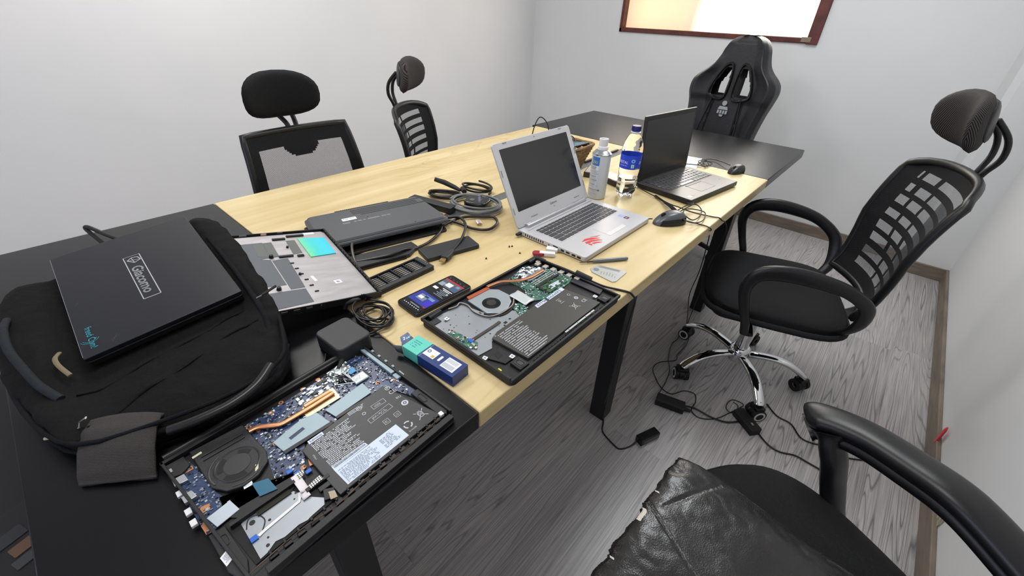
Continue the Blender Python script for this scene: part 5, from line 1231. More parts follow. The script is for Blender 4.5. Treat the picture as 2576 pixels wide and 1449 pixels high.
    # grab handle across the front face
    P=smoothpath([(-.030,.608,.788),(.0,.594,.793),(.045,.586,.797),(.085,.592,.802),(.118,.612,.810)],6)
    MB().sweep(P,.0075,.006,seg=12,sq=2.4).obj('grab_handle',mat('handle_vinyl','#161617',.3),c,world=True,smooth=60)
    # shoulder strap flopping on the table
    def st(u,v):
        a=Vector((-.062,.670,.790)); 
        pts=[(-.056,.700,.772),(-.066,.676,.793),(-.076,.654,.795),(-.088,.630,.784),(-.098,.610,.766),(-.101,.600,.7545)]
        k=v*5; i=min(int(k),4); f=k-i; p=Vector(pts[i]).lerp(Vector(pts[i+1]),f)
        q=p+Vector((.036*(2*u-1),-.030*(2*u-1),-.006*(2*u-1)**2)); q.z=max(q.z,.7545); return q
    m=MB(); m.grid(st,14,30); 
    def webm():
        m,nt,bs,N,L=newmat('strap_webbing'); tc=N('ShaderNodeTexCoord'); w=N('ShaderNodeTexWave'); w.inputs['Scale'].default_value=190; w.bands_direction='DIAGONAL'; L(tc.outputs['Object'],w.inputs[0])
        w2=N('ShaderNodeTexWave'); w2.inputs['Scale'].default_value=210; w2.bands_direction='X'; L(tc.outputs['Object'],w2.inputs[0]); v=math_node(nt,'MULTIPLY',w.outputs['Fac'],w2.outputs['Fac'])
        L(ramp(nt,v,[(0,'#242120'),(.7,'#3c3835')]),bs.inputs['Base Color']); bs.inputs['Roughness'].default_value=.85
        bp=N('ShaderNodeBump'); setin(bp,Strength=.5,Distance=.001); L(v,bp.inputs['Height']); L(bp.outputs[0],bs.inputs['Normal']); return m
    m.obj('shoulder_strap',webm(),c,world=True,smooth=80,solid=.005)
    MB().sweep(smoothpath([(-.030,.650,.77),(-.01,.640,.768),(.02,.618,.765),(.05,.606,.7555)],5),.012,.004,seg=8,up=(0,0,1)).obj('side_strap',CLO2,c,world=True,smooth=60)
    # zipper pulls
    p=MB(); p.sweep([(-.100,.690,.808),(-.108,.694,.803),(-.112,.692,.796)],.0028,.0012,seg=6); p.sweep([(-.112,.692,.796),(-.114,.696,.785)],.0015,seg=6); p.obj('zip_slider',mat('slider_steel','#a0a0a4',.25,metal=.9),c,world=True)
    MB().sweep([(-.115,.697,.785),(-.150,.722,.781)],.0024,seg=8).obj('zip_cord',mat('cord_cream','#b3ac86',.6),c,world=True,label='cream zip cord')
    p=MB(); p.sweep([(.166,.765,.842),(.174,.757,.848)],.003,.0015,seg=6); p.obj('zip_slider',MATS['slider_steel'],c,world=True)
    MB().sweep([(.174,.757,.849),(.199,.750,.860)],.0038,.002,seg=8).obj('zip_tab',RUB,c,world=True,smooth=60)
    # left shoulder strap and lining
    MB().sweep(smoothpath([(-.150,1.03,.822),(-.152,.97,.836),(-.152,.91,.832),(-.145,.86,.822),(-.135,.81,.810),(-.12,.77,.800)],5),.006,.005,seg=10,up=(0,0,1)).obj('shoulder_strap',cloth('strap_blue_grey','#23282c',30,.4),c,world=True,smooth=60,label='blue grey padded strap')
    MB().sweep(smoothpath([(-.104,.878,.812),(-.110,.86,.815),(-.109,.84,.812),(-.102,.815,.804)],5),.0035,.002,seg=8,up=(0,0,1)).obj('lining_edge',mat('lining_beige','#6b6048',.7),c,world=True,smooth=60,label='beige lining edge')
    MB().sweep(smoothpath([(.030,1.17,.835),(.018,1.20,.850),(.008,1.235,.866),(.006,1.25,.872),(.012,1.235,.875),(.030,1.195,.866),(.055,1.165,.85),(.07,1.15,.84)],6),.0042,seg=8).obj('haul_loop',RUB,c,world=True,smooth=60)
backpack()
# ================================================================ power brick with coiled cord
def cordthing(name,label,cat,paths,m=None,group=None,r=.0025):
    mb=MB()
    for P in paths: mb.sweep(smoothpath(P,6),r,seg=8)
    return mb,m
def brick():
    c=thing('power_adapter','square black laptop charger with coiled cord on the black table end','charger',(.25,.632,.75),R(4))
    b=MB(); b.prism(rrect(0,0,.070,.082,.012,6),.0015,.036); b.obj('adapter_body',mat('adapter_satin','#26282b',.5,bump=.15,bscale=900),c,bev=.003,seg=3,smooth=50)
    l=MB(); l.box(-.022,.026,-.0414,-.0408,.010,.024,0); 
    l2=MB(); l2.box(.0349,.0354,-.028,.022,.008,.026,0)
    rg=random.Random(4)
    for k in range(5): 
        for j in range(8): l2.box(.0354,.0357,-.026+.006*j,-.0215+.006*j,.011+.003*k,.0122+.003*k,1)
    l2.obj('rating_label',[mat('label_grey','#6e6d69',.5),LPR],c)
    P=[(-.030,-.036,.012),(-.047,-.050,.010)]; MB().sweep(P,[.0052,.0035],seg=10).obj('strain_relief',RUB,c,smooth=60)
    P=smoothpath([(-.047,-.050,.010),(-.060,-.056,.006),(-.066,-.045,.0045),(-.060,-.020,.004),(-.046,-.004,.004),(-.038,.006,.006)],6); MB().sweep(P,.0022,seg=8).obj('cord',CAB,c,smooth=60)
    # plug blades
    MB().box(.028,.033,.045,.058,.018,.0195).box(.036,.037,.030,.042,.012,.018).obj('plug_blade',CHR,c)
    # coil beside the brick
    rg=random.Random(8); P=[]
    for k in range(0,8*10+1):
        t=k/10*2*math.pi; rr=.037+.009*math.sin(k*.37)+rg.uniform(-.002,.002)
        P.append((.088+rr*.72*math.cos(t)+.004*math.sin(k*.21),.030+rr*1.05*math.sin(t)+.006*math.cos(k*.17),.006+.0022*(k/10)+.003*math.sin(t*2+k*.05)))
    MB().sweep(smoothpath(P,3),.0021,seg=7).obj('coiled_cord',CAB,c,smooth=60)
    MB().sweep(smoothpath([(.050,-.004,.004),(.055,-.006,.005),(.072,-.010,.006),(.10,-.012,.008),(.095,.01,.010)],5),.0022,seg=7).obj('cord',CAB,c,smooth=60)
    p=MB(); p.sweep([(.070,.098,.020),(.082,.088,.024),(.095,.080,.026)],[.0055,.006,.0035],seg=10); p.sweep([(.071,.098,.020),(.064,.099,.008)],[.006,.0045],seg=10); p.obj('barrel_plug',RUB,c,smooth=50)
    MB().sweep([(.098,.084,.030),(.106,.076,.020),(.108,.066,.030),(.100,.070,.036),(.096,.082,.028)],.007,.003,seg=8).obj('cord_tie',CLO2,c,smooth=60)
brick()
# ================================================================ phone
def phone():
    c=thing('phone','black smartphone with a lit video app on screen lying on oak','phone',(.477,.643,.75),R(-1.5))
    MB().prism(rrect(0,0,.158,.075,.010,6),.0008,.0092).obj('phone_body',mat('phone_frame','#2b2e33',.25,metal=.5),c,bev=.0022,seg=3,smooth=50)
    MB().prism(rrect(0,0,.154,.071,.009,6),.0091,.0096).obj('glass',mat('phone_glass','#060608',.06),c)
    z=.0097; s=MB()
    def q(x0,x1,y0,y1,mi,h=0): s.add([(x0,y0,z+h),(x1,y0,z+h),(x1,y1,z+h),(x0,y1,z+h)],[(0,1,2,3)],mi)
    q(-.074,.073,-.032,.032,0)
    q(.030,.056,-.030,.030,1,.00005); q(.056,.060,-.031,.031,2,.0001); q(.036,.050,-.006,.012,3,.0001); q(.034,.040,-.026,-.010,4,.0001); q(.030,.044,.014,.028,5,.0001); q(.046,.054,-.024,-.014,6,.0001)
    q(-.052,-.012,-.031,.031,7,.00005); q(-.040,-.020,-.006,.020,8,.0001); q(-.046,-.028,-.030,-.014,9,.0001); q(-.026,-.018,-.024,.006,6,.0001); q(-.035,-.026,.004,.018,3,.00015); q(-.054,-.050,-.029,-.024,2,.00015)
    for k in range(7): q(.024-.0045*k,.0262-.0045*k,-.028+.004*(k%3),.004-.006*(k%2),3 if k in(0,1) else 8,.0001)
    q(.012,.020,.012,.026,3,.0001); q(.010,.016,-.026,-.022,3,.0001)
    for k in range(8): q(-.066,-.064,-.026+.007*k,-.023+.007*k,3,.0001)
    for k in range(5): q(.064,.066,-.024+.012*k,-.022+.012*k,8,.0001)
    q(-.060,-.057,-.02,.012,8,.0001)
    cols=['#141519','#4a5058','#a8202c','#c9ccd2','#27508a','#7c8a96','#5f7ea0','#2a3484','#6a7480','#3a2ca8']
    so=s.obj('screen',[mat('screen_%s'%c_[1:],c_,.15,emit=.28) for c_ in cols],c,smooth=0)
phone()
# ================================================================ thermal paste box
def box_():
    c=thing('small_box','blue and mint slim carton with torn open flap','carton',(.337,.473,.75),R(-86)+R(1))
    # local x runs toward the viewer end
    L_,W_,H_=.128,.040,.024
    b=MB(); b.box(-L_/2+.040,L_/2,-W_/2,W_/2,0.0005,H_,0); b.box(-L_/2,-L_/2+.040,-W_/2,W_/2,.0005,H_,1); b.obj('carton',[mat('carton_blue','#22386e',.35),mat('carton_mint','#58c0ae',.4)],c,bev=.0008)
    f=MB(); f.add([(-L_/2,-W_/2,H_),(-L_/2,W_/2*.4,H_),(-L_/2-.014,W_/2*.35,H_+.008),(-L_/2-.016,-W_/2*.5,H_+.006)],[(0,1,2,3)]); f.obj('open_flap',mat('flap_foil','#7d8fb0',.2,metal=.5),c,solid=.0005)
    f=MB(); f.add([(-L_/2,-W_/2,.004),(-L_/2,-W_/2,H_),(-L_/2-.018,-W_/2-.008,H_*.9),(-L_/2-.012,-W_/2-.004,.006)],[(0,1,2,3)]); f.obj('side_flap',mat('flap_grey','#5c6468',.5),c,solid=.0005)
    z=H_+.0003; l=MB(); l.box(-.020,.006,-.010,.010,H_,z,0); l.box(-.002,.004,-.008,-.002,z,z+.0002,1); ring_at(l,-.014,.002,z+.0003,.002,.004,2); l.prism(rrect(.0155,0,.005,.014,.002,3),H_,z,0); l.box(.026,.056,-.013,.013,H_,z,0)
    for k in range(14): l.box(.028+.0018*k,.0288+.0018*k,-.011,-.001,z,z+.0001,2); l.box(.028+.0018*k,.0286+.0018*k,.002,.011,z,z+.0001,2)
    l.box(-.0205,-.0200,-.02,.02,H_,z,3)
    l.obj('printed_label',[WHT,mat('gold_dot','#c9a93a',.4),mat('label_slate','#6a7386',.5),LPR],c)
    rg=random.Random(6); t=MB(); lines(t,quadf([(-.056,.010),(-.034,.010),(-.034,-.010),(-.056,-.010)]),0,1,0,1,4,H_+.0002,0,rg,.8,.1,.05,.4,.3); t.obj('print_marks',mat('mint_ink','#2f7f86',.5),c,smooth=0)
box_()
# ================================================================ driver bit case
def kit():
    c=thing('bit_case','open black screwdriver bit case with rows of steel bits','tool case',(.468,.768,.75),R(.5))
    b=MB(); L_,W_=.162,.066
    b.box(-L_/2,L_/2,-W_/2,W_/2,.0005,.0065); b.box(-L_/2,L_/2,-W_/2,-W_/2+.012,.0065,.0135); b.box(-L_/2,L_/2,W_/2-.004,W_/2,.0065,.0135); b.box(L_/2-.014,L_/2,-W_/2+.012,W_/2-.004,.0065,.0135); b.box(-L_/2,-L_/2+.004,-W_/2+.012,W_/2-.004,.0065,.0135)
    b.obj('case_tray',DKG,c,bev=.0015)
    r=MB()
    for k in range(1,4): r.box(-L_/2+.004+k*.0355,-L_/2+.0075+k*.0355,-W_/2+.012,W_/2-.004,.0065,.011)
    r.obj('divider',BLK,c)
    bit=None; BM=mat('bit_steel','#5f5c59',.38,metal=.9)
    for k in range(4):
        for j in range(6):
            x=-L_/2+.0085+.0355*k; y=-W_/2+.019+.0072*j
            if bit is None:
                m=MB(); m.lathe([(.0021,0),(.0023,.002),(.0023,.015),(.0012,.018),(.0013,.024),(.0005,.026)],seg=6); m.T=Matrix(); bit=m.obj('driver_bit',BM,c,smooth=40); o=bit
            else: o=bit.copy(); S.collection.objects.link(o); o.parent=c
            o.matrix_basis=Matrix.Translation((x,y,.0095))@Matrix.Rotation(R(90),4,'Y')
    d=MB()
    for k in range(6): d.prism(circ(L_/2-.006,-W_/2+.019+.0065*k,.0009,6),.0135,.0137)
    d.obj('size_marks',LPR,c)
kit()
for nm,lb,loc,rz,sx,sy,sz in (('power_bank','slim black slab lying diagonally on the oak beside the bit case','slab','','','',''),)[:0]: pass
t=thing('slim_case','slim black slab with rounded long edges lying alone on oak near the bit case','case',(.642,.787,.75),R(-14)); MB().prism(rrect(0,0,.154,.064,.005,4),.0005,.0125).obj('case_shell',DKG,t,bev=.003,seg=3,smooth=50)
t=thing('slim_case','slim black slab standing against the right edge of the face down laptop','case',(.797,1.050,.75),R(-77)); MB().prism(rrect(0,0,.170,.034,.003,3),.0005,.021).obj('case_shell',DKG,t,bev=.002)
# ================================================================ cable bundle
def loops(mb,cx,cy,rx,ry,turns,z0,dz,r,rg,mi=0,jit=.004,rot=0,n=14):
    P=[]
    ph=rg.uniform(0,6)
    for k in range(int(turns*n)+1):
        t=2*math.pi*k/n+ph; j=1+jit*math.sin(k*.45+ph)/.02; x=rx*j*math.cos(t); y=ry*j*math.sin(t)
        X=cx+x*math.cos(rot)-y*math.sin(rot)+jit*math.sin(k*.23); Y=cy+x*math.sin(rot)+y*math.cos(rot)+jit*math.cos(k*.31)
        P.append((X,Y,z0+dz*k/(turns*n)+.002*math.sin(t*1.5)))
    mb.sweep(smoothpath(P,3),r,seg=7,mi=mi); return P
rg=random.Random(21)
t=thing('cable_coil','round coil of grey cable with clear tie lying over the black plug','cable',(.895,.935,.75))
m=MB(); 
for k in range(2): loops(m,.895,.935,.066-.006*k,.088-.008*k,3.2,.757+.004*k,.016,.0032,rg,jit=.0025,rot=R(12))
m.obj('grey_cable',mat('cable_grey','#6b6f70',.35),t,world=True,smooth=60)
MB().sweep([(.822,.862,.757),(.812,.852,.762),(.808,.84,.757)],.008,.004,seg=8).obj('clear_tie',mat('clear_tie','#a8959a',.4,trans=.3),t,world=True,smooth=60)
t=thing('power_plug','black mains plug lying inside the grey cable coil','plug',(.905,.95,.75),R(20))
p=MB(); p.prism(rrect(0,0,.070,.080,.022,6),.001,.026); p.obj('plug_body',mat('plug_black','#141416',.25),t,bev=.006,seg=3,smooth=60)
MB().box(.010,.011,-.006,.002,.026,.036).box(.020,.021,-.006,.002,.024,.034).obj('plug_blade',CHR,t); MB().prism(rrect(-.010,.014,.016,.014,.002,3),.0258,.0268).obj('plug_sticker',mat('plug_sticker','#55595b',.3),t)
t=thing('mains_cable','bundled black mains cord with upright connector beside the grey coil','cable',(.93,1.12,.75))
m=MB(); loops(m,.885,1.085,.055,.026,3.5,.755,.014,.0036,rg,jit=.003,rot=R(118)); loops(m,1.000,1.045,.055,.032,2.4,.758,.02,.0036,rg,jit=.003,rot=R(100)); m.obj('cord',mat('cord_dark_brown','#1d1817',.32),t,world=True,smooth=60)
MB().sweep([(.897,1.155,.793),(.915,1.125,.785),(.925,1.085,.776),(.93,1.06,.770)],[.0075,.009,.008,.005],seg=10).obj('connector',RUB,t,world=True,smooth=50)
MB().sweep([(.955,1.075,.764),(.935,1.045,.768)],[.011,.008],seg=10).obj('connector',RUB,t,world=True,smooth=50)
MB().sweep(smoothpath(mm3('loop1')+[(.70,.90,.758)],6),.0042,seg=9).obj('cord',MATS['cord_dark_brown'],t,world=True,smooth=60)
t=thing('hdmi_cable','black video cable curving down to a rectangular plug near the bit case','cable',(.66,.82,.75))
MB().sweep(smoothpath([(.735,.955,.758),(.765,.935,.760),(.782,.902,.766),(.760,.850,.768),(.705,.800,.768),(.660,.775,.764),(.628,.762,.760)],6),.0040,seg=9).obj('cable',CAB,t,world=True,smooth=60)
p=MB(); p.sweep([(.636,.766,.7605),(.620,.759,.7605)],[.005,.009],[.005,.006],seg=8,sq=5,up=(0,0,1)); p.sweep([(.620,.759,.7605),(.592,.748,.7605)],.0105,.0065,seg=8,sq=6,up=(0,0,1)); p.obj('plug_body',mat('plug_grey_black','#26282a',.5),t,world=True,bev=.001)
MB().sweep([(.592,.748,.7605),(.578,.7425,.7605)],.0070,.0026,seg=8,sq=6,up=(0,0,1)).obj('plug_tip',mat('gold_tip','#b59f6c',.3,metal=.9),t,world=True)
t=thing('mains_cable','thick black cord running from under the leaning cover to the face down laptop','cable',(.58,.89,.75))
MB().sweep(smoothpath([(.400,.905,.762),(.44,.885,.760),(.500,.852,.766),(.545,.850,.766),(.577,.849,.757),(.629,.853,.757),(.690,.882,.757),(.735,.925,.757),(.775,.955,.757)],6),.0042,seg=9).obj('cord',MATS['cord_dark_brown'],t,world=True,smooth=60)
MB().sweep(smoothpath([(.415,.862,.757),(.430,.905,.770),(.458,.955,.778),(.500,.995,.765)],6),.0036,seg=9).obj('cord_branch',mat('cord_grey_shine','#4a4644',.25),t,world=True,smooth=60)
# ================================================================ screws, sticks, tools
for i,(x,y,z) in enumerate(mm3('screws')[:4]):
    o=thing('screw',['tiny black screw on oak, left of the pair','tiny black screw on oak, right of the pair','tiny black screw on oak nearest the red stick','tiny dark screw lying alone above the phone'][i],'screw',(x,y,.75),rg.uniform(0,6),'loose screws on the oak')
    MB().lathe([(.0026,.0002),(.0026,.0014),(.0012,.0016),(.0011,.0045),(.0,.005)],seg=10).obj('screw_body',mat('screw_dark','#33261e',.4,metal=.5),o,smooth=40)
t=thing('usb_stick','red oval usb stick leaning at the corner of the green board laptop','usb stick',(.792,.598,.75),R(-55))
MB().prism(rrect(0,0,.034,.019,.0093,7),.003,.011).obj('stick_body',mat('stick_red','#8c1f30',.35),t,bev=.002,seg=3,smooth=50); MB().box(.017,.026,-.005,.005,.004,.009).obj('usb_tip',STL,t)
t=thing('usb_dongle','white usb adapter with metal end behind the other white one','usb adapter',(.838,.588,.75),R(-62))
MB().prism(rrect(0,0,.032,.019,.002,3),.001,.010).obj('dongle_body',WHTM,t,bev=.0015); MB().box(.016,.027,-.006,.006,.002,.0075).obj('usb_tip',mat('tip_grey','#9a9c9e',.3,metal=.7),t)
t=thing('usb_dongle','white usb adapter touching the charging plug of the green board laptop','usb adapter',(.806,.580,.75),R(-55)); MB().prism(rrect(0,0,.042,.014,.002,3),.001,.012).obj('dongle_body',WHTM,t,bev=.0015)
t=thing('precision_screwdriver','grey precision screwdriver lying on oak between silver laptop and table edge','screwdriver',(.885,.455,.7555),math.atan2(-.081,.113))
m=MB(); Mx=Matrix.Rotation(R(90),4,'Y')
m.lathe([(.0032,-.030),(.0042,-.026),(.0048,-.010),(.0052,-.006),(.0052,.050),(.0048,.052),(.0046,.066),(.0040,.069)],M=Mx,seg=14); m.obj('handle',mat('driver_grey','#6f7479',.35,metal=.6),t,smooth=40)
MB().lathe([(.0008,-.066),(.0014,-.060),(.0014,-.046),(.0026,-.045),(.0026,-.028)],M=Mx,seg=10).obj('shaft',mat('shaft_bronze','#5c4c3a',.3,metal=.9),t,smooth=40)
t=thing('metal_card','thin silver engraved metal card lying near the table edge','card',(.847,.420,.75))
m=MB(); cd=[(.823,.452),(.836,.461),(.866,.452),(.884,.388),(.872,.379),(.815,.381)]; m.prism([(x,y) for x,y in [(.820,.448),(.832,.460),(.864,.453),(.886,.390),(.880,.383),(.824,.380),(.815,.386)]],.7508,.7518); m.obj('card_plate',mat('card_silver','#a9adb0',.3,metal=.6),t,world=True)
m=MB(); ring_at(m,.838,.446,.7520,0,.0075,0); m.prism([(.852,.449),(.862,.449),(.878,.398),(.868,.397)],.7518,.7520,1); Q=quadf([(.830,.434),(.864,.440),(.866,.394),(.824,.390)]); lines(m,quadf([(.828,.430),(.842,.436),(.856,.394),(.836,.388)]),0,1,0,1,6,.7520,1,rg,.8,.2,.06,.35,.2); lines(m,quadf([(.864,.446),(.854,.446),(.869,.400),(.877,.400)]),.1,.9,0,1,14,.7521,2,rg,1,.4,.1,.5,0)
m.obj('engraving',[mat('engraved_circle','#70757a',.4),mat('engraved_pale','#8f8f8a',.4),mat('engraved_dark','#55585c',.5)],t,world=True,smooth=0)
# ================================================================ mice
def mouse(label,loc,rz,s,gloss,cable,wheel=True,cr=.0018):
    c=thing('computer_mouse',label,'mouse',loc,rz)
    def f(u,v):
        a=2*math.pi*u; ca,sa=math.cos(a),math.sin(a); wx=.030*(1-.08*math.sin(a)); 
        x=math.copysign(abs(ca)**.85,ca)*wx; y=math.copysign(abs(sa)**.9,sa)*.055
        t=v; k=math.cos(t*math.pi/2)**.55 if t<1 else 0; z=.004+.034*math.sin(t*math.pi/2)*(1-.35*((y*k+.012)/.055)**2)
        if t<.04: z=.001
        return Vector((x*k*s,(y*k-.006*math.sin(t*1.5))*s,z*s))
    m=MB(); m.grid(f,36,16,lambda u,v: 1 if (v>.35 or abs(u-.25)<.12) and gloss else 0,cu=True); weld(m.obj('mouse_shell',[BLKG if gloss else mat('mouse_satin','#1f2022',.35),mat('mouse_grey','#4b4e52',.3)],c,smooth=70)); 
    MB().prism(circ(0,0,.028*s,24,.052*s),.0004,.003).obj('mouse_base',RUB,c)
    w=MB(); w.T=Matrix.Translation((0,.026*s,.029*s))@Matrix.Rotation(R(90),4,'Y'); w.lathe([(.007*s,-.003),(.008*s,-.002),(.008*s,.002),(.007*s,.003)],seg=18); w.obj('scroll_wheel',RUB,c,smooth=40)
    for P in cable: MB().sweep(smoothpath(P,6),cr,seg=7).obj('cord',CAB,c,world=True,smooth=60)
    return c
mouse('glossy black and grey wired mouse beside the silver laptop','',0,1,1,[],) if 0 else None
T_=[(1.225,.492,.757),(1.21,.505,.758),(1.19,.53,.757),(1.16,.60,.757),(1.135,.66,.757),(1.12,.70,.757)]
tg=[(1.29,.47,.757),(1.32,.455,.76),(1.35,.45,.765),(1.39,.44,.770),(1.425,.425,.765),(1.41,.40,.757),(1.35,.385,.757),(1.29,.385,.765),(1.285,.41,.776),(1.33,.43,.772),(1.39,.425,.760),(1.40,.385,.757),(1.33,.365,.757),(1.27,.375,.765),(1.265,.41,.770),(1.31,.44,.765),(1.37,.42,.785),(1.42,.455,.765),(1.45,.47,.757)]
mouse('glossy black wired mouse with grey rim beside the silver laptop',(1.250,.440,.75),R(57),1.0,1,[[(1.20,.475,.768),(1.195,.50,.762),(1.175,.54,.758),(1.16,.585,.757),(1.15,.62,.757),(1.215,.64,.757)],tg])
mouse('small matte black mouse by the black laptop at the far end of the oak',(1.945,.462,.75),R(78),.85,0,[[(1.975,.50,.766),(2.01,.54,.762),(2.04,.585,.757),(2.01,.62,.757),(1.95,.60,.757),(1.90,.575,.757),(1.90,.61,.762),(1.955,.60,.766),(1.965,.57,.758),(1.91,.585,.757),(1.93,.62,.764),(1.96,.60,.770),(1.92,.57,.757),(1.905,.60,.757),(1.885,.64,.757),(1.865,.665,.757)]])
t=thing('charging_cable','black cord with a fabric tie running from the black laptop into the tangle','cable',(1.36,.52,.75))
MB().sweep(smoothpath([(1.468,.668,.762),(1.455,.655,.757),(1.43,.610,.757),(1.41,.56,.757),(1.385,.50,.757),(1.36,.46,.765),(1.345,.425,.768),(1.37,.40,.758),(1.394,.36,.7525),(1.402,.338,.7525),(1.405,.327,.745)],6),.0019,seg=7).obj('cord',CAB,t,world=True,smooth=60)
MB().sweep(smoothpath([(1.43,.575,.754),(1.395,.535,.758),(1.355,.490,.764),(1.325,.460,.766),(1.318,.443,.758)],5),[.005]*8+[.009]*12+[.004],.0025,seg=8,up=(0,0,1)).obj('fabric_tie',CLO2,t,world=True,smooth=60)
# ================================================================ floor adapters and hanging cords
def hang(name,label,P,r,extra=None,par=None):
    if par is not None: MB().sweep(smoothpath(P,6),r,seg=7).obj('cord',CAB,par,world=True,smooth=60); (extra(par) if extra else None); return par
    c=thing('loose_cable',label,'cable',P[len(P)//2]); MB().sweep(smoothpath(P,6),r,seg=7).obj('cord',CAB,c,world=True,smooth=60)
    if extra: extra(c)
    return c
A=[(.750,.560,.7712),(.752,.525,.7712),(.756,.47,.7712),(.762,.42,.766),(.775,.385,.758),(.795,.356,.7525),(.802,.334,.7525),(.812,.326,.742),(.845,.330,.704),(.890,.352,.597),(.935,.376,.460),(.980,.400,.294),(1.025,.423,.144),(1.060,.443,.020),(1.075,.448,.004),(1.04,.42,.003),(.997,.396,.003),(.976,.336,.003),(.977,.312,.003),(1.008,.292,.004),(1.04,.283,.010)]
def eA(c):
    MB().sweep([(.764,.415,.768),(.757,.455,.774)],.0068,seg=12).obj('ferrite_bead',RUB,c,world=True,smooth=40)
    MB().sweep([(.749,.572,.771),(.752,.545,.771)],[.0055,.004],seg=10).obj('barrel_plug',RUB,c,world=True,smooth=40)
B=[(1.405,.327,.745),(1.440,.325,.729),(1.498,.327,.686),(1.545,.336,.627),(1.593,.359,.498),(1.641,.375,.347),(1.688,.391,.211),(1.736,.405,.121),(1.76,.41,.06),(1.751,.385,.003),(1.681,.370,.003),(1.602,.374,.003),(1.557,.363,.003),(1.495,.410,.003),(1.438,.414,.003),(1.391,.378,.003),(1.355,.334,.003),(1.353,.289,.003),(1.404,.260,.003),(1.419,.220,.003),(1.379,.200,.003),(1.328,.196,.003),(1.312,.157,.003),(1.351,.110,.003),(1.428,.076,.003),(1.493,.052,.003)]
Cc=[(1.29,.41,.757),(1.306,.365,.7525),(1.306,.338,.7525),(1.312,.327,.744),(1.386,.352,.700),(1.467,.365,.645),(1.547,.381,.472),(1.628,.410,.306),(1.709,.412,.155),(1.77,.415,.03),(1.76,.43,.003),(1.70,.42,.003),(1.648,.424,.003),(1.547,.393,.003),(1.478,.355,.003),(1.399,.337,.003),(1.329,.330,.003),(1.289,.325,.006)]
def adapter(label,x,y,rz,L_,W_,H_,lab=False):
    c=thing('power_adapter',label,'charger',(x,y,0),rz); MB().prism(rrect(0,0,L_,W_,.004,3),.0006,H_).obj('adapter_body',RUB if not lab else BLKG,c,bev=.003,seg=3,smooth=50)
    if lab: MB().box(-L_/2+.012,L_/2-.01,-W_/2-.0004,-W_/2,.005,H_-.005).obj('rating_label',mat('label_dark_grey','#4a4c52',.4),c); MB().box(-L_/2-.0004,-L_/2,-.008,.006,.006,.014).obj('socket',MATB,c)
    return c
ad1=c=adapter('long black charger brick lying on the floor beside the far table leg',1.290,.270,math.atan2(-.105,.028),.108,.046,.030)
MB().sweep([(.052,0,.014),(.078,.002,.010)],[.009,.006],seg=10).obj('connector',RUB,c,smooth=50)
ad2=c=adapter('black charger brick on the floor below the right chair caster',1.408,.016,math.atan2(-.085,-.06),.105,.044,.030); MB().box(.018,.030,-.003,.004,.030,.0304).obj('white_sticker',mat('sticker_dim','#8a8d90',.5),c)
ad3=adapter('small glossy black charger with grey label alone on the floor',1.085,.262,math.atan2(-.045,.118),.088,.034,.028,True)
hang('power_cord','thin looped black cord on the floor between the two charger bricks',[(x,y,.003) for x,y,z in mm3('cordE')],.0019)
hang('power_cord','flat black cord crossing the floor behind the near armrest',[(x,y,.003) for x,y,z in mm3('cordG')],.0028)
hang('charging_cord','black cord hanging off the oak edge from the green board laptop to the floor',A,.0027,eA,par=ad3)
hang('power_cord','thin black cord dropping from the tangle over the seat of the right chair',B,.0019,par=ad2)
hang('power_cord','thin black cord dropping from the table beside the far steel leg to the brick adapter',Cc,.0019,par=ad1)
hang('power_cord','black cord leaving the charger brick toward the near chair',[(x,y,.004) for x,y,z in mm3('cordF')],.003,par=ad2)
hang('power_cord','thick black cord on the floor joining the two charger bricks',mm3('cordD'),.0032,par=ad1)
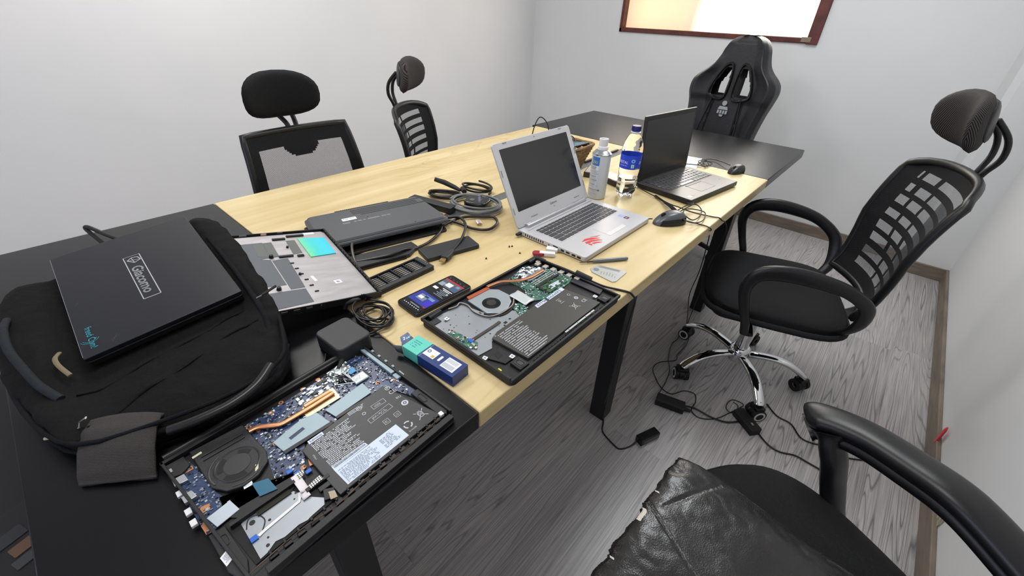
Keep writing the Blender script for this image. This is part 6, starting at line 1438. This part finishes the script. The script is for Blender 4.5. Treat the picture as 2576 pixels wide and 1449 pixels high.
# ================================================================ spray can
def decal(mb,x0,y0,rad,a0,a1,z0,z1,mi,n=8,off=.0003):
    vs=[];r=rad+off
    for k in range(n+1):
        a=a0+(a1-a0)*k/n
        for z in (z0,z1): vs.append((x0+r*math.cos(a),y0+r*math.sin(a),z))
    mb.add(vs,[(2*k,2*k+2,2*k+3,2*k+1) for k in range(n)],mi)
def wraptext(mb,s,size,x0,y0,rad,ac,z,mi,sx=1):
    vs,fs=text_mesh(s,size); r=rad+.0006
    mb.add([(x0+r*math.cos(ac+v.x*sx/r),y0+r*math.sin(ac+v.x*sx/r),z+v.y) for v in vs],fs,mi)
def can():
    x,y=1.272,.725; c=thing('spray_can','white spray can with blue label corner and white cap between laptop and bottle','spray can',(x,y,.75))
    r=.0315; m=MB(); m.lathe([(r-.003,.0),(r,.002),(r,.150),(r-.001,.152)],seg=40); m.obj('can_body',mat('can_white','#bfc3c6',.3,metal=.2),c,smooth=50)
    m=MB(); m.lathe([(r-.001,.151),(r+.0008,.1515),(r+.0008,.1545),(r-.002,.156),(r-.008,.163),(.015,.166),(.015,.168)],seg=40); m.obj('can_shoulder',mat('can_metal','#b9bec4',.2,metal=.95),c,smooth=50)
    m=MB(); m.lathe([(.0175,.166),(.0175,.175),(.0165,.177),(.0145,.178),(.0150,.199),(.0148,.201),(.013,.201),(.012,.196),(0,.196)],seg=32); m.obj('cap',WHTM,c,smooth=45)
    va=math.atan2(-y,-x) # face seen from the room side
    l=MB(); decal(l,0,0,r,va-1.05,va-.12,.118,.147,0); rg=random.Random(3)
    wraptext(l,'OXI',.013,0,0,r,va-.66,.129,1)
    z=.112
    for k in range(34):
        w=rg.uniform(.5,1.25); bold=k in (0,2,11,15,20,26)
        if k in (3,9,18,24,29): z-=.0022; continue
        a=va-1.1
        while a<va-1.1+w:
            da=rg.uniform(.04,.12); decal(l,0,0,r,a,min(a+da,va-.0),z,z+(.0016 if bold else .0009),2 if bold else 3,2); a+=da+.03
        z-=.0031
    for k in range(12):
        a0=2*math.pi*k/12; 
        decal(l,0,0,r,va+.15+.085*math.cos(a0)-.02,va+.15+.085*math.cos(a0)+.02,.034+.003*math.sin(a0)-.0006,.034+.003*math.sin(a0)+.0006,2,1)
    decal(l,0,0,r,va+.09,va+.21,.0335,.0352,2,2)
    l.obj('printed_label',[mat('label_sky_blue','#3a72b4',.35),mat('label_yellow','#d8cf5a',.4),mat('ink_slate','#4a4f60',.5),mat('ink_grey','#868b94',.5)],c,smooth=0)
can()
def bottle():
    x,y=1.358,.660; c=thing('water_bottle','clear plastic water bottle with blue label and dark blue cap','bottle',(x,y,.75))
    PET=mat('clear_plastic','#ffffff',.04,trans=1,ior=1.12,spec=.6)
    r=.0345
    prof=[(.012,.004),(.022,.001),(.029,.006),(.0335,.020),(r,.035),(.0325,.042),(r,.050),(.0325,.058),(r,.066),(.0325,.074),(.0340,.082),(.0350,.095),(.0345,.104),(.0345,.150),(.0350,.156),(.0350,.165),(.0325,.182),(.025,.203),(.015,.216),(.0125,.220),(.0125,.226)]
    def lob(u,v):
        k=v*(len(prof)-1); i=min(int(k),len(prof)-2); f=k-i; rr=prof[i][0]*(1-f)+prof[i+1][0]*f; z=prof[i][1]*(1-f)+prof[i+1][1]*f; a=2*math.pi*u
        if z<.022: rr*=1-.16*(1-z/.022)*(.5+.5*math.cos(5*a)); z+=.010*(1-z/.022)*(.5+.5*math.cos(5*a))
        if .03<z<.09: rr*=1+.012*math.sin(5*a+z*60)
        return Vector((rr*math.cos(a),rr*math.sin(a),z))
    m=MB(); m.grid(lob,60,60,cu=True); m.obj('bottle_body',PET,c,smooth=70)
    def wat(u,v):
        if v<.9: p=lob(u,v/.9*.42); return Vector((p.x*.955,p.y*.955,p.z+.0008))
        p=lob(u,.42); k=1-(v-.9)/.1; return Vector((p.x*.955*k,p.y*.955*k,p.z+.0008))
    m=MB(); m.grid(wat,48,40,cu=True); m.obj('water',mat('water','#f4fbff',.0,trans=1,ior=1.33),c,smooth=70)
    m=MB(); rl=.0356; m.lathe([(rl,.104),(rl,.150)],seg=48,cap=False); m.obj('label',mat('bottle_label_blue','#2443c4',.35),c,smooth=60)
    va=math.atan2(-y,-x); l=MB()
    wraptext(l,'CRISTAL',.0125,0,0,rl,va-.80,.126,0,sx=.95); wraptext(l,'AGUA DE MESA',.004,0,0,rl,va-.62,.1155,0); wraptext(l,'a',.020,0,0,rl,va+1.02,.128,0); 
    for k in range(16):
        a=2*math.pi*k/16; decal(l,0,0,rl,va+.28+.14*math.cos(a)-.04,va+.28+.14*math.cos(a)+.04,.133+.0045*math.sin(a)-.0012,.133+.0045*math.sin(a)+.0012,1,1)
    decal(l,0,0,rl,va+.13,va+.42,.1095,.1215,2,3); decal(l,0,0,rl,va+.20,va+.34,.1125,.118,3,2,off=.0006); decal(l,0,0,rl,va+.6,va+.95,.104,.108,3,3)
    l.obj('label_print',[WHT,mat('ring_pale_blue','#8fc4e0',.4),mat('patch_cyan','#a8d4e8',.4),mat('leaf_green','#8fae4a',.4)],c,smooth=0)
    m=MB(); m.lathe([(.0135,.2245),(.0150,.225),(.0150,.239),(.0140,.2405)],seg=32); 
    for k in range(40):
        a=2*math.pi*k/40; m.box(.0148,.0154,-.0004,.0004,.2265,.238,M=Matrix.Rotation(a,4,'Z'))
    m.obj('cap',mat('cap_navy','#1b1c66',.35),c,smooth=40)
    m=MB(); m.lathe([(.0128,.216),(.0165,.219),(.0165,.221),(.0130,.2225)],seg=32,cap=False); m.obj('neck_ring',mat('neck_white','#cfe0ea',.3),c,smooth=60)
bottle()
# ================================================================ basket with things in it
def basket():
    # rim corner nearest the bottle at (1.543,.917), long side runs to -x, short side to +y
    cx,cy=1.425,1.005; c=thing('wicker_basket','small woven wicker basket behind the silver laptop','basket',(cx,cy,.75))
    WK=mat('wicker','#8a6f50',.7,var=.45,vscale=90,bump=.5,bscale=300)
    Lb,Wb=.165,.115; Lt,Wt=.240,.175; Hh=.098
    def peri(t,h):
        l=(Lb+(Lt-Lb)*h)/2; w=(Wb+(Wt-Wb)*h)/2; P=rrect(0,0,2*l,2*w,.02,4); n=len(P); k=t*n; i=int(k)%n; f=k-int(k); a,b=P[i],P[(i+1)%n]; return Vector((a[0]*(1-f)+b[0]*f,a[1]*(1-f)+b[1]*f,0))
    m=MB(); rows=9
    for r_ in range(rows):
        h=(r_+.3)/rows; P=[]
        for k in range(120):
            t=k/120; p=peri(t,h); d=p.normalized(); P.append(p+d*(.0035*math.sin(k*math.pi*3/6+ (r_%2)*math.pi))+Vector((0,0,.004+Hh*h+.0015*math.sin(k*.7+r_))))
        m.sweep(P,.0035,.0062,seg=6,closed=True,up=(0,0,1))
    m.obj('woven_side',WK,c,smooth=60)
    m=MB()
    for k in range(30):
        t=k/30; m.sweep([peri(t,0)+Vector((0,0,.002)),peri(t,.5)+Vector((0,0,Hh*.5)),peri(t,1)+Vector((0,0,Hh))],.003,seg=6)
    m.obj('stakes',WK,c,smooth=60)
    m=MB()
    for ph in (0,math.pi):
        P=[peri(k/150,1)+Vector((0,0,Hh+.002*math.sin(k*.8+ph)))+peri(k/150,1).normalized()*.003*math.cos(k*.8+ph) for k in range(150)]; m.sweep(P,.0038,seg=6,closed=True)
    m.obj('braided_rim',WK,c,smooth=60)
    MB().prism(rrect(0,0,Lb,Wb,.02,4),.001,.005).obj('basket_floor',WK,c)
    t=thing('tablet','blue grey glossy tablet lying inside the wicker basket','tablet',(cx+.008,cy-.010,.842),0,rot=(R(-7),R(3),R(4)))
    MB().prism(rrect(0,0,.20,.120,.006,4),0,.007).obj('tablet_body',mat('tablet_dark','#20242a',.3),t,bev=.001); MB().prism(rrect(0,0,.192,.112,.003,4),.007,.0074).obj('tablet_face',mat('tablet_blue','#5f8aa0',.15,metal=.3),t)
    t=thing('cable','thin black cables looping out of the wicker basket','cable',(cx,cy+.04,.84))
    m=MB(); m.sweep(smoothpath([(1.372,1.115,.80),(1.378,1.120,.86),(1.392,1.115,.915),(1.410,1.105,.940),(1.430,1.085,.915),(1.437,1.075,.86),(1.43,1.07,.80)],6),.0022,seg=7)
    m.sweep(smoothpath([(1.20,1.08,.80),(1.215,1.10,.86),(1.235,1.10,.880),(1.26,1.08,.868),(1.29,1.05,.84)],6),.002,seg=7)
    m.sweep(smoothpath([(1.46,1.03,.835),(1.49,1.035,.86),(1.515,1.02,.865),(1.52,1.0,.85),(1.49,.99,.842),(1.45,1.0,.84),(1.44,1.02,.85)],6),.0022,seg=7)
    m.obj('cable_loops',CAB,t,world=True,smooth=60)
basket()
def drive(label,x,y,rz,w,d,h,top):
    c=thing('hard_drive',label,'hard drive',(x,y,.75),rz); MB().prism(rrect(0,0,w,d,.004,3),.0005,h).obj('drive_case',mat('drive_dark','#3a3634',.25,metal=.7),c,bev=.002); m=MB(); m.box(-w/2+.004,w/2-.004,-d/2+.004,d/2-.004,h,h+.0006,0); m.box(-w/2+.004,-w/2+.012,-d/2+.004,d/2-.004,h+.0006,h+.0009,1); m.obj('drive_label',[top,mat('label_mauve','#a7939e',.4)],c)
drive('silver labelled hard drive lying between the spray can and the bottle',1.452,.762,R(75),.10,.070,.022,mat('drive_label_pale','#d6c3b8',.35))
drive('dark hard drive with pale top lying under the side of the wicker basket',1.475,.862,R(20),.10,.070,.020,mat('drive_label_grey','#a9a29c',.4))
t=thing('paper_sheet','white sheet of paper lying behind the open black laptop','paper',(1.95,.67,.75)); MB().prism([(1.865,.60),(2.035,.640),(2.01,.80),(1.85,.77)],.7503,.7508).obj('sheet',mat('paper_white','#d3dbe3',.6),t,world=True)
t=thing('dark_strip','thin dark strip lying along the cable channel behind the bottle','strip',(1.72,.965,.75)); MB().prism([(1.58,.985),(1.86,.985),(1.86,.975),(1.58,.975)],.7503,.756).obj('strip_bar',mat('strip_maroon','#3c2a26',.4),t,world=True); 
# ================================================================ added dark seat blackening the near corner, opened laptop on it
t=thing('bench','low dark bench standing beyond the near table end','bench',(-.62,.95,0))
MB().prism(rrect(0,0,.70,1.15,.05,6),.42,.46).obj('seat',mat('bench_dark','#141416',.6),t,bev=.01)
for sx in (-1,1):
    for sy in (-1,1): MB().box(sx*.30-.015,sx*.30+.015,sy*.5-.015,sy*.5+.015,0,.42).obj('leg',LEGM,t)
MB().box(-.30,.30,-.56,-.55,.02,.42).obj('skirt',MATS['bench_dark'],t); MB().box(.33,.34,-.5,.5,.02,.42).obj('skirt',MATS['bench_dark'],t)
t=thing('opened_laptop','dark opened laptop casing with a copper strip lying on the low bench','laptop part',(-.37,.86,.4605),R(20))
MB().prism(rrect(0,0,.26,.20,.008,3),.0,.010).obj('shell',DARKF,t,bev=.001)
m=MB(); m.prism(rrect(.082,-.005,.040,.026,.002,2),.010,.0115,0); m.prism(rrect(.078,-.035,.050,.022,.002,2),.010,.0115,1); m.prism(rrect(.075,.035,.045,.030,.002,2),.010,.0115,2); m.prism(rrect(.01,-.03,.04,.006,.001,2),.010,.0112,1); m.obj('components',[mat('dim_copper','#5e4636',.6),mat('dim_steel','#37393b',.6),mat('dim_board','#26292c',.6)],t)  # darkened copies of copper, steel and board: shade put into their colours
